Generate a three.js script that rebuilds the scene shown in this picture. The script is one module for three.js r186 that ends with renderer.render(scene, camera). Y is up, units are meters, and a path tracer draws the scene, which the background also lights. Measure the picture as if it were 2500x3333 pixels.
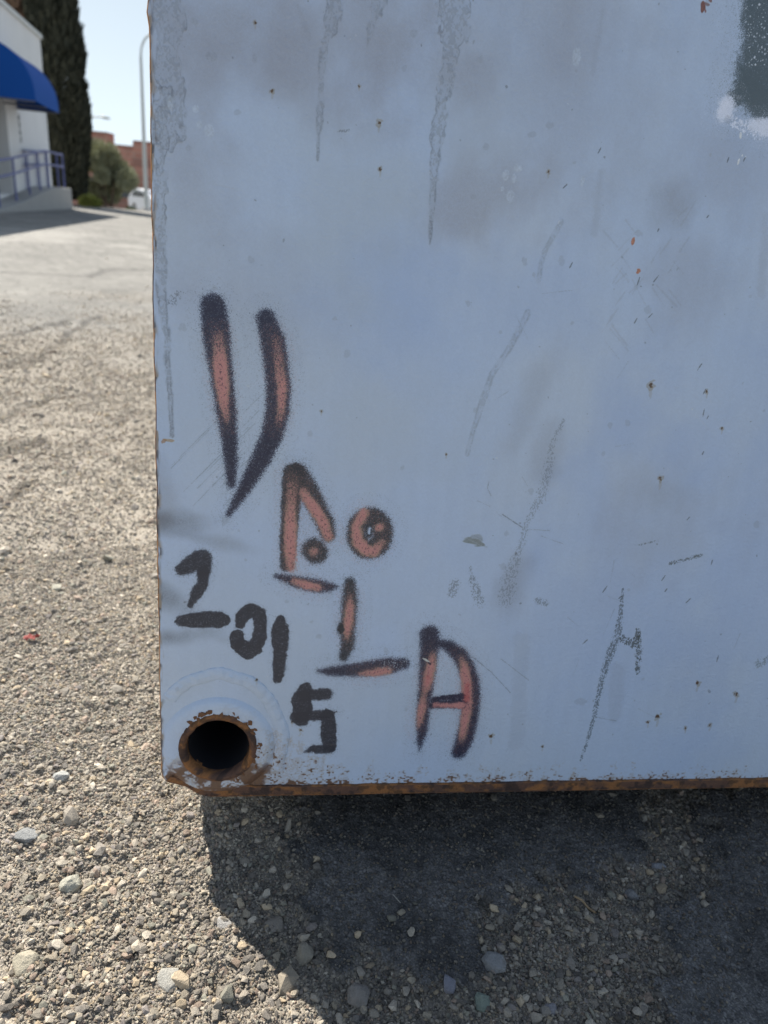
import * as THREE from 'three';
import { mergeGeometries, toCreasedNormals } from 'three/addons/utils/BufferGeometryUtils.js';
import { ConvexGeometry } from 'three/addons/geometries/ConvexGeometry.js';
import { RoundedBoxGeometry } from 'three/addons/geometries/RoundedBoxGeometry.js';
import { FontLoader } from 'three/addons/loaders/FontLoader.js';
import { TextGeometry } from 'three/addons/geometries/TextGeometry.js';

// ---------------------------------------------------------------- camera, sky, sun, exposure
const H = 0.6, PITCH = 22.6 * Math.PI / 180, ROLL = 0.095, F = 2311, CX = 1250, CY = 1666.5;
const SUN_AZ = 46.5 * Math.PI / 180, SUN_EL = 46 * Math.PI / 180;      // azimuth the light travels, from +z towards +x
const EXPOSURE = 1.76, SUN = 5.0;
const scene = new THREE.Scene();
const camera = new THREE.PerspectiveCamera(2 * Math.atan(CY / F) * 180 / Math.PI, 0.75, 0.02, 1500);
const fwd = new THREE.Vector3(0, -Math.sin(PITCH), -Math.cos(PITCH));
const right0 = new THREE.Vector3(1, 0, 0), down0 = new THREE.Vector3(0, -Math.cos(PITCH), Math.sin(PITCH));
const camR = right0.clone().multiplyScalar(Math.cos(ROLL)).addScaledVector(down0, -Math.sin(ROLL));
const camD = right0.clone().multiplyScalar(Math.sin(ROLL)).addScaledVector(down0, Math.cos(ROLL));
camera.position.set(0, H, 0);
camera.quaternion.setFromRotationMatrix(new THREE.Matrix4().makeBasis(camR, camD.clone().negate(), fwd.clone().negate()));
camera.focus = 0.60; camera.userData.fStop = 6.6;
scene.add(camera);
const sunDir = new THREE.Vector3(-Math.sin(SUN_AZ) * Math.cos(SUN_EL), Math.sin(SUN_EL), -Math.cos(SUN_AZ) * Math.cos(SUN_EL));
{
  const w = 512, h = 256, data = new Float32Array(w * h * 4), d = new THREE.Vector3();
  const mix = (a, b, t) => a + (b - a) * t;
  for (let j = 0; j < h; j++) for (let i = 0; i < w; i++) {
    const ph = ((i + 0.5) / w - 0.5) * 2 * Math.PI, th = ((j + 0.5) / h - 0.5) * Math.PI;
    d.set(Math.cos(th) * Math.cos(ph), Math.sin(th), Math.cos(th) * Math.sin(ph));
    const up = Math.max(0, d.y), k = Math.pow(1 - up, 2.2), c = d.dot(sunDir), g = Math.pow(Math.max(0, c), 6) * 0.16 + Math.pow(Math.max(0, c), 60) * 0.6;
    const o = (j * w + i) * 4;
    data[o] = mix(0.108, 0.55, k) + g; data[o + 1] = mix(0.160, 0.635, k) + g; data[o + 2] = mix(0.255, 0.69, k) + g * 0.9; data[o + 3] = 1;
    if (d.y < 0) { data[o] = 0.30; data[o + 1] = 0.29; data[o + 2] = 0.27; }
  }
  const t = new THREE.DataTexture(data, w, h, THREE.RGBAFormat, THREE.FloatType);
  t.mapping = THREE.EquirectangularReflectionMapping; t.magFilter = t.minFilter = THREE.LinearFilter; t.colorSpace = THREE.LinearSRGBColorSpace; t.needsUpdate = true;
  scene.background = t; scene.environment = t;
}
const sun = new THREE.DirectionalLight(new THREE.Color(1, 0.955, 0.87), SUN);
sun.position.copy(sunDir).multiplyScalar(40); sun.castShadow = true; sun.shadow.mapSize.set(4096, 4096);
Object.assign(sun.shadow.camera, { left: -40, right: 40, top: 40, bottom: -40, near: 1, far: 120 });
scene.add(sun, sun.target);
const renderer = new THREE.WebGLRenderer({ antialias: true });
renderer.toneMapping = THREE.LinearToneMapping; renderer.toneMappingExposure = EXPOSURE;
renderer.shadowMap.enabled = true;

// ---------------------------------------------------------------- helpers
function rng(seed) { let s = seed >>> 0; return () => { s = (s + 0x6D2B79F5) | 0; let t = Math.imul(s ^ (s >>> 15), 1 | s); t = (t + Math.imul(t ^ (t >>> 7), 61 | t)) ^ t; return ((t ^ (t >>> 14)) >>> 0) / 4294967296; }; }
const hash = (x, y, s = 0) => { let h = Math.imul(x | 0, 374761393) + Math.imul(y | 0, 668265263) + Math.imul(s | 0, 974634541); h = Math.imul(h ^ (h >>> 13), 1274126177); h ^= h >>> 16; return (h >>> 0) / 4294967296; };
const sm = (a, b, x) => { const t = Math.min(1, Math.max(0, (x - a) / (b - a))); return t * t * (3 - 2 * t); };
function vn(x, y, s = 0, per = 0) {                                   // value noise 0..1, optional period
  let xi = Math.floor(x), yi = Math.floor(y); const fx = x - xi, fy = y - yi, u = fx * fx * (3 - 2 * fx), v = fy * fy * (3 - 2 * fy);
  let x1 = xi + 1, y1 = yi + 1;
  if (per) { xi = ((xi % per) + per) % per; yi = ((yi % per) + per) % per; x1 = ((x1 % per) + per) % per; y1 = ((y1 % per) + per) % per; }
  const a = hash(xi, yi, s), b = hash(x1, yi, s), c = hash(xi, y1, s), d = hash(x1, y1, s);
  return a + (b - a) * u + (c - a) * v + (a - b - c + d) * u * v;
}
function fbm(x, y, oct, s = 0, per = 0) { let a = 0, w = 0.5, n = 0; for (let i = 0; i < oct; i++) { a += w * vn(x, y, s + i * 17, per); n += w; x *= 2; y *= 2; per *= 2; w *= 0.55; } return a / n; }
const ray = (px, py) => new THREE.Vector3().addScaledVector(camR, (px - CX) / F).addScaledVector(camD, (py - CY) / F).add(fwd);
const onGround = (px, py, y = 0) => { const r = ray(px, py); return r.multiplyScalar((y - H) / r.y).add(camera.position); };
const atZ = (px, py, z) => { const r = ray(px, py); return r.multiplyScalar(-z / r.z).add(camera.position); };   // a point that lies z metres ahead
const toPx = (x, y, z) => { const v = new THREE.Vector3(x, y - H, z), q = v.dot(fwd); return [CX + F * v.dot(camR) / q, CY + F * v.dot(camD) / q, q]; };
const used = {};
const numbered = (n) => { const k = used[n] = (used[n] ?? -1) + 1; return k ? `${n}_${String(k).padStart(3, '0')}` : n; };
function tag(o, label, category, group, kind) { o.userData.label = label; if (category) o.userData.category = category; if (group) o.userData.group = group; if (kind) o.userData.kind = kind; return o; }
function thing(name, label, category, pos, turn = 0, group) { const g = new THREE.Group(); g.name = numbered(name); g.position.copy(pos); g.rotation.y = turn; scene.add(g); return tag(g, label, category, group); }
function mesh(name, geo, mat, parent) { const m = new THREE.Mesh(geo, mat); m.name = parent === scene ? numbered(name) : name; m.castShadow = m.receiveShadow = true; parent.add(m); return m; }
function structure(name, geo, mat) { const m = mesh(name, geo, mat, scene); m.userData.kind = 'structure'; return m; }
const lin = (r, g, b) => new THREE.Color().setRGB(r, g, b);
const std = (c, roughness = 0.8, extra = {}) => new THREE.MeshStandardMaterial({ color: Array.isArray(c) ? lin(...c) : c, roughness, ...extra });
function dataTex(w, h, fill, { srgb = false, repeat = true } = {}) {    // fill writes linear 0..1 values to out[0..2]
  const data = new Uint8Array(w * h * 4), out = [0, 0, 0];
  for (let j = 0; j < h; j++) for (let i = 0; i < w; i++) {
    fill(i, j, out); const o = (j * w + i) * 4;
    for (let k = 0; k < 3; k++) { let v = Math.min(1, Math.max(0, out[k])); if (srgb) v = v <= 0.0031308 ? v * 12.92 : 1.055 * Math.pow(v, 1 / 2.4) - 0.055; data[o + k] = Math.round(v * 255); }
    data[o + 3] = 255;
  }
  const t = new THREE.DataTexture(data, w, h); t.magFilter = THREE.LinearFilter; t.minFilter = THREE.LinearMipmapLinearFilter; t.generateMipmaps = true;
  if (repeat) t.wrapS = t.wrapT = THREE.RepeatWrapping;
  if (srgb) t.colorSpace = THREE.SRGBColorSpace; t.needsUpdate = true; return t;
}
const box = (w, h, d, x = 0, y = 0, z = 0) => new THREE.BoxGeometry(w, h, d).translate(x, y, z);
function bar(a, b, r, n = 8) { return new THREE.TubeGeometry(new THREE.LineCurve3(a, b), 1, r, n, false); }

// ---------------------------------------------------------------- the ground: zones, height, mesh
const G2 = (px, py) => { const p = onGround(px, py); return [p.x, p.z]; };
const inPoly = (x, z, P) => { let c = false; for (let i = 0, j = P.length - 1; i < P.length; j = i++) { const [ax, az] = P[i], [bx, bz] = P[j]; if ((az > z) !== (bz > z) && x < (bx - ax) * (z - az) / (bz - az) + ax) c = !c; } return c; };
const segD = (x, z, P) => { let m = 1e9; for (let i = 0; i + 1 < P.length; i++) { const [ax, az] = P[i], [bx, bz] = P[i + 1]; const dx = bx - ax, dz = bz - az, t = Math.min(1, Math.max(0, ((x - ax) * dx + (z - az) * dz) / (dx * dx + dz * dz))); m = Math.min(m, Math.hypot(x - ax - dx * t, z - az - dz * t)); } return m; };
const signedPoly = (x, z, P) => { const d = segD(x, z, [...P, P[0]]); return inPoly(x, z, P) ? d : -d; };
const slabA = [[960, 2560], [2090, 2520], [2110, 2700], [2080, 2830], [1900, 2895], [1700, 2890], [1590, 2990], [1550, 3130], [1250, 3180], [1060, 3080], [1000, 2850]].map((p) => G2(...p));
const slabB = [[2240, 2560], [3100, 2480], [3300, 3700], [2050, 3700], [2090, 3333], [2110, 3080], [2200, 2930], [2270, 2780]].map((p) => G2(...p));
const seams = [[[-400, 660], [0, 712], [340, 752], [700, 800]], [[-400, 870], [0, 888], [290, 902], [350, 880], [700, 878]], [[-300, 1250], [0, 1197], [110, 1190], [150, 1150], [230, 1080], [330, 1030]], [[-200, 1490], [0, 1480], [110, 1450], [160, 1440]], [[370, 1510], [430, 1530], [520, 1535], [700, 1540]], [[270, 975], [390, 972]], [[-100, 1390], [60, 1345], [150, 1300], [260, 1290]], [[330, 1390], [420, 1355], [470, 1345]], [[-50, 1095], [120, 1075], [240, 1040]], [[-60, 1620], [60, 1600], [140, 1560]]].map((P) => P.map((p) => G2(...p)));
const seamW = [0.05, 0.06, 0.022, 0.02, 0.012, 0.03, 0.016, 0.014, 0.03, 0.013];
function slab(x, z) {                                                  // 1 on bound asphalt, 0 on loose gravel
  const r = Math.hypot(x, z), n = (fbm(x * 34, z * 34, 4, 5) - 0.5) * 0.10;
  if (r < 1.1 && x > -0.25) { const s = Math.max(signedPoly(x, z, slabA), signedPoly(x, z, slabB)); return sm(-0.006, 0.008, s + n); }
  const far = sm(2.2, 5.2, r + (fbm(x * 2.2, z * 2.2, 4, 9) - 0.5) * 3.2); return far;
}
const dark = (x, z) => (Math.hypot(x, z) < 1.4 ? sm(-0.13, 0.0, Math.max(signedPoly(x, z, slabA), signedPoly(x, z, slabB)) + (fbm(x * 12, z * 12, 2, 15) - 0.5) * 0.05) : 0);   // mask for shade painted into the gravel colour round the slabs, under the box shadow
function crack(x, z) { if (Math.hypot(x, z) < 1.0) return 0; let c = 0; seams.forEach((P, i) => { const w = seamW[i] * (0.5 + fbm(x * 9, z * 9, 2, 40 + i)); c = Math.max(c, 1 - sm(w * 0.35, w, segD(x + (fbm(x * 9, z * 9, 3, 3) - 0.5) * 0.11, z + (fbm(x * 9, z * 9, 3, 4) - 0.5) * 0.11, P))); }); return c; }
const drop = (r) => (r > 27 ? -0.03 * (r - 27) * sm(27, 33, r) * (r < 60 ? 1 : 60 / r) : 0);
const BC = Math.cos(8.49 * Math.PI / 180), BS = -Math.sin(8.49 * Math.PI / 180), _b = onGround(655, 2600), BX = _b.x * BC + _b.z * BS, BZ = -_b.x * BS + _b.z * BC + 0.03;
function groundY(x, z, s = slab(x, z), c = 0) {
  const r = Math.hypot(x, z), fade = 1 / (1 + r * 0.15);
  let y = (fbm(x * 5, z * 5, 3, 21) - 0.5) * 0.022 * fade * (1 - 0.7 * s) + (fbm(x * 60, z * 60, 3, 23) - 0.5) * (0.0125 * (1 - s) + 0.0024 * s) * fade + s * 0.004;
  y += (vn(x * 420, z * 420, 29) - 0.5) * 0.0024 * (1 - 0.5 * s) * (r < 2 ? 1 : 0);
  y -= c * 0.012; if (r < 2.2 && z < -0.3) { const bx = x * BC + z * BS, bz = -x * BS + z * BC; y += 0.036 * sm(BX - 0.034, BX + 0.012, bx + 0.014 * (fbm(z * 25, 7, 2, 33) - 0.5)) * (1 - sm(BX + 0.05, BX + 0.16, bx)) * (1 - sm(BZ - 0.05, BZ + 0.055, bz + 0.02 * (fbm(x * 25, 9, 2, 35) - 0.5))) * (1 - sm(1.4, 2.1, r)); }  // low mound under the box, added so that its cast shadow curves
  return y + drop(r);
}
const TILE = 0.32;
function cells(i, j, n, N, seed) {                                     // periodic cellular noise on an N-texel tile of n cells: [distance, cell value]
  const fx = i / N * n, fy = j / N * n, xi = Math.floor(fx), yi = Math.floor(fy); let best = 9, id = 0;
  for (let b = -1; b <= 1; b++) for (let a = -1; a <= 1; a++) { const cx = (xi + a + n) % n, cy = (yi + b + n) % n, dx = xi + a + hash(cx, cy, seed) - fx, dy = yi + b + hash(cx, cy, seed + 1) - fy, d = dx * dx + dy * dy; if (d < best) { best = d; id = hash(cx, cy, seed + 2); } }
  return [Math.sqrt(best), id];
}
const NG = 1024, gritV = new Float32Array(NG * NG), gritH = new Float32Array(NG * NG);
for (let j = 0; j < NG; j++) for (let i = 0; i < NG; i++) {
  const [d1, v1] = cells(i, j, 230, NG, 11), [d2, v2] = cells(i, j, 84, NG, 31), k = v2 > 0.72 ? sm(0.55, 0.35, d2) : 0, q = hash(i, j, 77);
  gritV[j * NG + i] = (0.50 + 0.74 * v1 * v1 + 0.1 * (q - 0.5)) * (1 - k) + k * (0.45 + 1.05 * hash(v2 * 1e6, 3));
  gritH[j * NG + i] = Math.max(0, 0.42 * (1 - d1 * 1.1) * (0.4 + 0.6 * v1), k * (0.55 + 0.4 * (1 - d2)));
}
const gritMap = dataTex(NG, NG, (i, j, o) => { const v = gritV[j * NG + i] * 0.78; o[0] = v * 1.01; o[1] = v; o[2] = v * (0.95 + 0.1 * hash(i >> 2, j >> 2, 5)); }, { srgb: true });
const gritBump = dataTex(NG, NG, (i, j, o) => { o[0] = o[1] = o[2] = gritH[j * NG + i]; });
const groundMat = new THREE.MeshStandardMaterial({ vertexColors: true, map: gritMap, bumpMap: gritBump, bumpScale: 0.0026, roughness: 0.85 });
let ground;
{
  const th = [], R = [0.02, 0.1];
  for (let a = -0.66; a <= 0.9; a += 0.0026) th.push(a);
  for (let a = 0.9; a < Math.PI * 2 - 0.66; a += 0.075) th.push(a);
  for (let r = 0.2; r < 900;) { R.push(r); r *= 1 + (r < 1.5 ? 0.0036 : r < 6 ? 0.008 : r < 60 ? 0.018 : 0.09); }
  const nT = th.length, pos = new Float32Array(nT * R.length * 3), col = new Float32Array(nT * R.length * 3), uv = new Float32Array(nT * R.length * 2), idx = [];
  R.forEach((r, j) => th.forEach((a, i) => {
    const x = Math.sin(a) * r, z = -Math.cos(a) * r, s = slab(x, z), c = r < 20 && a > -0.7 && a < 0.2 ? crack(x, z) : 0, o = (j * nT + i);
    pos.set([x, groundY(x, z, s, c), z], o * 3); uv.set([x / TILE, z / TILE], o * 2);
    const n1 = fbm(x * 14, z * 14, 3, 51), n2 = fbm(x * 2.2, z * 2.2, 3, 61), n3 = vn(x * 160, z * 160, 71);
    let sand = 0.385 + (r < 1.2 ? 0.16 : 0.13) * (n1 - 0.5) + 0.16 * (n2 - 0.5) + 0.10 * (n3 - 0.5);
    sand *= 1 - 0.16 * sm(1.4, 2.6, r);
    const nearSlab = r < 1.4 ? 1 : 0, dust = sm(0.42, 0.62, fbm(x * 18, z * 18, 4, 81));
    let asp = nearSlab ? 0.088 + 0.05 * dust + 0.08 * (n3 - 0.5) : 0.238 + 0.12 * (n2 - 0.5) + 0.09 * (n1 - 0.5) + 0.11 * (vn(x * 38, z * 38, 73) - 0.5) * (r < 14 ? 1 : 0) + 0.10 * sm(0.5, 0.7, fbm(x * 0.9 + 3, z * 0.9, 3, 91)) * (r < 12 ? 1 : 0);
    sand *= 1 - 0.42 * dark(x, z);  // painted shade: gravel colour lowered where the box shadow falls
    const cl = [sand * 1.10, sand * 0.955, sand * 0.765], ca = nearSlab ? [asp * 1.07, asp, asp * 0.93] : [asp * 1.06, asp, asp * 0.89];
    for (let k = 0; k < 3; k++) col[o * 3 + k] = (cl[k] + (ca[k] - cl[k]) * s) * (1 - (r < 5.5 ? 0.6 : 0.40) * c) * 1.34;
  }));
  for (let j = 0; j + 1 < R.length; j++) for (let i = 0; i < nT; i++) { const i2 = (i + 1) % nT, a = j * nT + i, b = j * nT + i2, c = a + nT, d = b + nT; idx.push(a, b, c, b, d, c); }
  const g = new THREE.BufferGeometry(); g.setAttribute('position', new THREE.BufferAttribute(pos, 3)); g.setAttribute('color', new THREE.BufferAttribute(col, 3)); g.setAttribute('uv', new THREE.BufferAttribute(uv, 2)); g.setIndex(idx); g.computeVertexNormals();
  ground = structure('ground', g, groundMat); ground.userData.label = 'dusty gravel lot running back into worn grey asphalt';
}

// ---------------------------------------------------------------- the steel box: placement
const LIP = 0.065, YAW = 8.49 * Math.PI / 180, LEAN = 6.08 * Math.PI / 180;
const dX = new THREE.Vector3(Math.cos(YAW), 0, -Math.sin(YAW)), nH = new THREE.Vector3(Math.sin(YAW), 0, Math.cos(YAW));
const tU = new THREE.Vector3(0, Math.cos(LEAN), 0).addScaledVector(nH, -Math.sin(LEAN)), nP = new THREE.Vector3().crossVectors(dX, tU);
const P0 = onGround(680, 2588, LIP);
const pp = (px, py) => { const r = ray(px, py), k = P0.clone().sub(camera.position).dot(nP) / r.dot(nP), q = r.multiplyScalar(k).add(camera.position).sub(P0); return [q.dot(dX), q.dot(tU), k]; };   // panel metres of a point of the panel, and metres per F
const boxThing = thing('steel_box', 'pale blue grey steel box with black and pink spray marks and a rusty socket', 'steel box', P0, YAW);
const face = new THREE.Group();   // only a frame for measuring; the parts below are turned by it themselves
const lean = (g) => g.applyMatrix4(new THREE.Matrix4().makeRotationX(-LEAN));

// ---------------------------------------------------------------- the painted face: base coat, spray marks, runs, scuffs, rust
const N = 2048, SIZE = 0.80, U0 = -0.056, V0 = -0.006;                 // metres covered by the marked texture
const K = N / SIZE, Rc = new Float32Array(N * N), Gc = new Float32Array(N * N), Bc = new Float32Array(N * N), Hc = new Float32Array(N * N);
const PAINT = [0.445, 0.54, 0.695];
const baseTone = (i, j, o) => {                                        // periodic over the tile
  const u = i / N, v = j / N, b = fbm(u * 5, v * 5, 4, 101, 5) - 0.5, b2 = fbm(u * 9 + 3, v * 6, 4, 131, 3) - 0.5, gr = hash(i, j, 3) - 0.5, gr2 = vn(i / 3, j / 3, 7, 683) - 0.5;
  const str = fbm(u * 90, v * 8, 2, 171, 2) - 0.5;
  const m = 1 + 0.10 * b + 0.045 * str + 0.05 * gr + 0.05 * gr2;
  o[0] = PAINT[0] * m * (1 - 0.14 * b2); o[1] = PAINT[1] * m * (1 - 0.05 * b2); o[2] = PAINT[2] * m * (1 + 0.10 * b2);
};
{ const o = [0, 0, 0]; for (let j = 0; j < N; j++) for (let i = 0; i < N; i++) { baseTone(i, j, o); const q = j * N + i; Rc[q] = o[0]; Gc[q] = o[1]; Bc[q] = o[2];
  Hc[q] = 0.5 + 0.16 * (vn(i / 6, j / 6, 201) - 0.5) + 0.10 * (vn(i / 2.6, j / 2.6, 203) - 0.5) + 0.10 * (vn(i / 20, j / 26, 205) - 0.5); } }
const T = (px, py) => { const [u, v, k] = pp(px, py); return [(u - U0) * K, (v - V0) * K, k / F * K]; };   // texel position and texels per photo pixel
function put(q, c, a) { Rc[q] += (c[0] - Rc[q]) * a; Gc[q] += (c[1] - Gc[q]) * a; Bc[q] += (c[2] - Bc[q]) * a; }
function capsule(S) { let x0 = 1e9, x1 = -1e9, y0 = 1e9, y1 = -1e9, R = 0; for (const p of S) { x0 = Math.min(x0, p[0]); x1 = Math.max(x1, p[0]); y0 = Math.min(y0, p[1]); y1 = Math.max(y1, p[1]); R = Math.max(R, p[2]); } return [x0, x1, y0, y1, R]; }
function dist(x, y, S) {                                               // [distance inside the stroke (positive inside), radius there, weight]
  let best = -1e9, rb = 0, wb = 1;
  if (S.length === 1) return [S[0][2] - Math.hypot(x - S[0][0], y - S[0][1]), S[0][2], S[0][3] ?? 1];
  for (let i = 0; i + 1 < S.length; i++) { const a = S[i], b = S[i + 1], dx = b[0] - a[0], dy = b[1] - a[1], t = Math.min(1, Math.max(0, ((x - a[0]) * dx + (y - a[1]) * dy) / (dx * dx + dy * dy + 1e-9))), r = a[2] + (b[2] - a[2]) * t, d = r - Math.hypot(x - a[0] - dx * t, y - a[1] - dy * t); if (d > best) { best = d; rb = r; wb = (a[3] ?? 1) + ((b[3] ?? 1) - (a[3] ?? 1)) * t; } }
  return [best, rb, wb];
}
// spray: strokes given as [px, py, radius in photo pixels, weight]; soft = width of the speckled rim in photo pixels
function spray(P, color, { soft = 9, alpha = 1, rim = 0, lift = 0.02, seed = 1, wob = 2, dots = 1 } = {}) {
  const S = P.map(([x, y, r, w]) => { const t = T(x, y); return [t[0], t[1], r * t[2], w ?? 1]; }), ks = T(P[0][0], P[0][1])[2], so = soft * ks, [x0, x1, y0, y1, R] = capsule(S), m = R + so * 4;
  for (let j = Math.max(0, Math.floor(y0 - m)); j < Math.min(N, y1 + m); j++) for (let i = Math.max(0, Math.floor(x0 - m)); i < Math.min(N, x1 + m); i++) {
    const wv = (vn(i / 9, j / 9, seed) - 0.5) * wob * ks * 2 + (vn(i / 30, j / 30, seed + 1) - 0.5) * wob * ks * 2;
    const [d, , w] = dist(i, j, S); const e = (d + wv + rim * ks) / so;
    if (e < -4) continue;
    let p = 1 / (1 + Math.exp(-e * 2.7)); p = p * w;
    const far = e < -0.6 ? Math.exp((e + 0.6) * 1.1) * 0.10 * dots : 0;
    const n = 0.78 * hash(i, j, seed + 5) + 0.22 * vn(i / 2.2, j / 2.2, seed + 9);
    let a = sm(n - 0.3, n + 0.3, p); if (far && 0.5 * hash(i >> 1, j >> 1, seed + 13) + 0.5 * hash(i, j, seed + 14) < Math.sqrt(far / 3)) a = Math.max(a, 0.6);
    const g = 0.9 + 0.2 * hash(i, j, seed + 21), q = j * N + i;
    put(q, [color[0] * g, color[1] * g, color[2] * g], a * alpha); Hc[q] += lift * a;
  }
}
const INK = [0.016, 0.018, 0.046], INK2 = [0.020, 0.024, 0.036], CORE = [0.52, 0.235, 0.22], TAN = [0.36, 0.26, 0.19], MATT = [0.024, 0.029, 0.046], RED = [0.44, 0.10, 0.10];
// overspray clouds first: they lie under everything (fine grain, photo pixels)
function cloud(px, py, rx, ry, color, alpha, seed, ang = 0) {
  const c = T(px, py), X = rx * c[2], Y = ry * c[2] / 0.78, ca = Math.cos(ang), sa = Math.sin(ang), M = Math.max(X, Y) * 2.1;
  for (let j = Math.max(0, Math.floor(c[1] - M)); j < Math.min(N, c[1] + M); j++) for (let i = Math.max(0, Math.floor(c[0] - M)); i < Math.min(N, c[0] + M); i++) {
    const a = i - c[0], b = j - c[1], e = Math.hypot((a * ca + b * sa) / X, (-a * sa + b * ca) / Y) + (fbm(i / 90, j / 110, 4, seed) - 0.5) * 1.7; if (e > 1.4) continue;
    const p = (1 - sm(0.0, 1.4, e)), n = 0.6 * hash(i, j, seed + 2) + 0.4 * vn(i / 2.5, j / 2.5, seed + 3); put(j * N + i, color, alpha * p * (0.62 + 0.6 * n));
  }
}
const GREY = [0.24, 0.25, 0.28], MAUVE = [0.30, 0.315, 0.37], PALE = [0.42, 0.49, 0.57], BLUE = [0.30, 0.41, 0.66];
[[760, 90, 520, 190, MAUVE, 0.6], [1250, 170, 480, 190, MAUVE, 0.62, 0.15], [1750, 40, 420, 150, MAUVE, 0.4], [620, 520, 170, 330, MAUVE, 0.45], [1850, 330, 260, 280, MAUVE, 0.35], [1620, 640, 330, 110, MAUVE, 0.6, 0.4], [1500, 420, 200, 160, PALE, 0.3], [2190, 640, 110, 90, GREY, 0.45, 0.4], [2230, 880, 170, 150, MAUVE, 0.35], [2350, 560, 160, 120, MAUVE, 0.35],
  [860, 980, 300, 150, MAUVE, 0.3], [1210, 720, 230, 200, PALE, 0.6], [1060, 480, 180, 120, PALE, 0.35], [1260, 1010, 300, 170, BLUE, 0.3], [1700, 1000, 340, 180, BLUE, 0.3], [1990, 1380, 110, 300, BLUE, 0.4, -0.5], [2200, 1480, 170, 120, BLUE, 0.4], [2420, 1800, 220, 620, BLUE, 0.3], [1900, 2000, 360, 300, BLUE, 0.22], [2100, 1720, 260, 180, MAUVE, 0.25],
  [1290, 1420, 300, 200, PALE, 0.35], [760, 1300, 260, 300, PALE, 0.3], [900, 2150, 420, 260, PALE, 0.4], [1150, 2350, 360, 150, PALE, 0.4], [1720, 1330, 50, 190, GREY, 0.25, -0.3], [1660, 1900, 60, 90, GREY, 0.4], [1780, 1480, 60, 80, GREY, 0.3], [2140, 1590, 110, 70, GREY, 0.25],
  [560, 1700, 150, 40, [0.12, 0.13, 0.14], 0.6, -0.1], [520, 1690, 70, 34, [0.10, 0.11, 0.12], 0.6], [525, 1940, 90, 34, [0.10, 0.11, 0.12], 0.55, -0.45], [550, 2075, 130, 30, [0.10, 0.11, 0.12], 0.6, 0.1], [640, 1750, 180, 22, [0.14, 0.15, 0.17], 0.35, -0.2], [520, 1620, 50, 90, GREY, 0.35]]
  .forEach(([x, y, rx, ry, c, a, ang], k) => cloud(x, y, rx, ry, c, a, 300 + k * 7, ang));
// faint rubbed bands of an older, greyer coat
for (const [P, w, a] of [[[[970, 20], [1005, 120]], 7, 0.2], [[[1960, 40], [1930, 230]], 9, 0.16], [[[1955, 560], [1935, 760]], 9, 0.18], [[[2490, 700], [2478, 960]], 12, 0.18], [[[1700, 2080], [1680, 2420]], 26, 0.14], [[[2010, 2180], [2000, 2330]], 24, 0.16]])
  spray(P.map(([x, y]) => [x, y, w]), GREY, { soft: 12, alpha: a, lift: 0, seed: 900 + P[0][0], dots: 0, wob: 5 });
// lattice of faint rubbings at the right
{ const r = rng(88); for (let k = 0; k < 26; k++) { const x = 1960 + r() * 260, y = 650 + r() * 430, a = (r() < 0.5 ? 0.95 : -0.9) + (r() - 0.5) * 0.3, l = 40 + r() * 60; spray([[x, y, 2.6], [x + Math.cos(a) * l, y + Math.sin(a) * l, 2.2]], GREY, { soft: 3, alpha: 0.22, lift: 0, seed: 500 + k, dots: 0 }); } }
// paint runs: [px, py, half width]
function run(P, { alpha = 0.55, color = [0.22, 0.245, 0.28], seed = 1, rough = 1.5, edge = 0.25 } = {}) {
  const S = P.map(([x, y, r]) => { const t = T(x, y); return [t[0], t[1], r * t[2]]; }), [x0, x1, y0, y1, R] = capsule(S), m = R + 10;
  for (let j = Math.max(0, Math.floor(y0 - m)); j < Math.min(N, y1 + m); j++) for (let i = Math.max(0, Math.floor(x0 - m)); i < Math.min(N, x1 + m); i++) {
    const w = ((fbm(i / 22, j / 40, 3, seed) - 0.5) * 26 + (vn(i / 5, j / 9, seed + 4) - 0.5) * 8) * rough, [d0, r0] = dist(i, j, S), d = d0 + w * Math.min(1, r0 / 24); if (d < -3) continue;
    const body = sm(-1, 2, d), rim = Math.exp(-Math.pow((d - 3) / 2.4, 2)), wr = sm(0.46, 0.60, 0.6 * fbm(i / 7, j / 10, 3, seed + 7) + 0.4 * vn(i / 2.4, j / 3.2, seed + 8)), q = j * N + i;
    put(q, color, body * alpha * (0.26 + 0.62 * wr)); put(q, [0.11, 0.12, 0.14], rim * edge * sm(0.35, 0.65, vn(i / 14, j / 30, seed + 3)) * 1.5 * (0.4 + 0.6 * hash(i >> 1, j >> 1, seed))); Hc[q] += body * (0.09 + 0.15 * (wr - 0.4)) + rim * 0.10;
  }
}
run([[545, -60, 42], [552, 120, 40], [556, 240, 46], [560, 330, 44], [540, 440, 44]], { seed: 11, alpha: 0.5 });
run([[525, 300, 30], [522, 480, 32], [520, 700, 26], [520, 860, 22], [527, 980, 15], [541, 1080, 12], [547, 1180, 10], [553, 1290, 9], [559, 1420, 6]], { seed: 12, alpha: 0.5, edge: 0.35 });
run([[1100, -60, 30], [1083, 60, 24], [1058, 140, 19], [1047, 260, 13], [1040, 380, 12], [1035, 460, 8], [1033, 522, 4]], { seed: 13, alpha: 0.48 });
run([[1232, -60, 26], [1222, 50, 20], [1205, 110, 11], [1194, 150, 3]], { seed: 14, alpha: 0.45 });
run([[1482, -60, 52], [1478, 90, 46], [1462, 190, 30], [1440, 290, 25], [1425, 420, 22], [1413, 540, 15], [1408, 660, 11], [1402, 740, 8], [1398, 795, 4]], { seed: 15, alpha: 0.5, edge: 0.3 });
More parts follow.
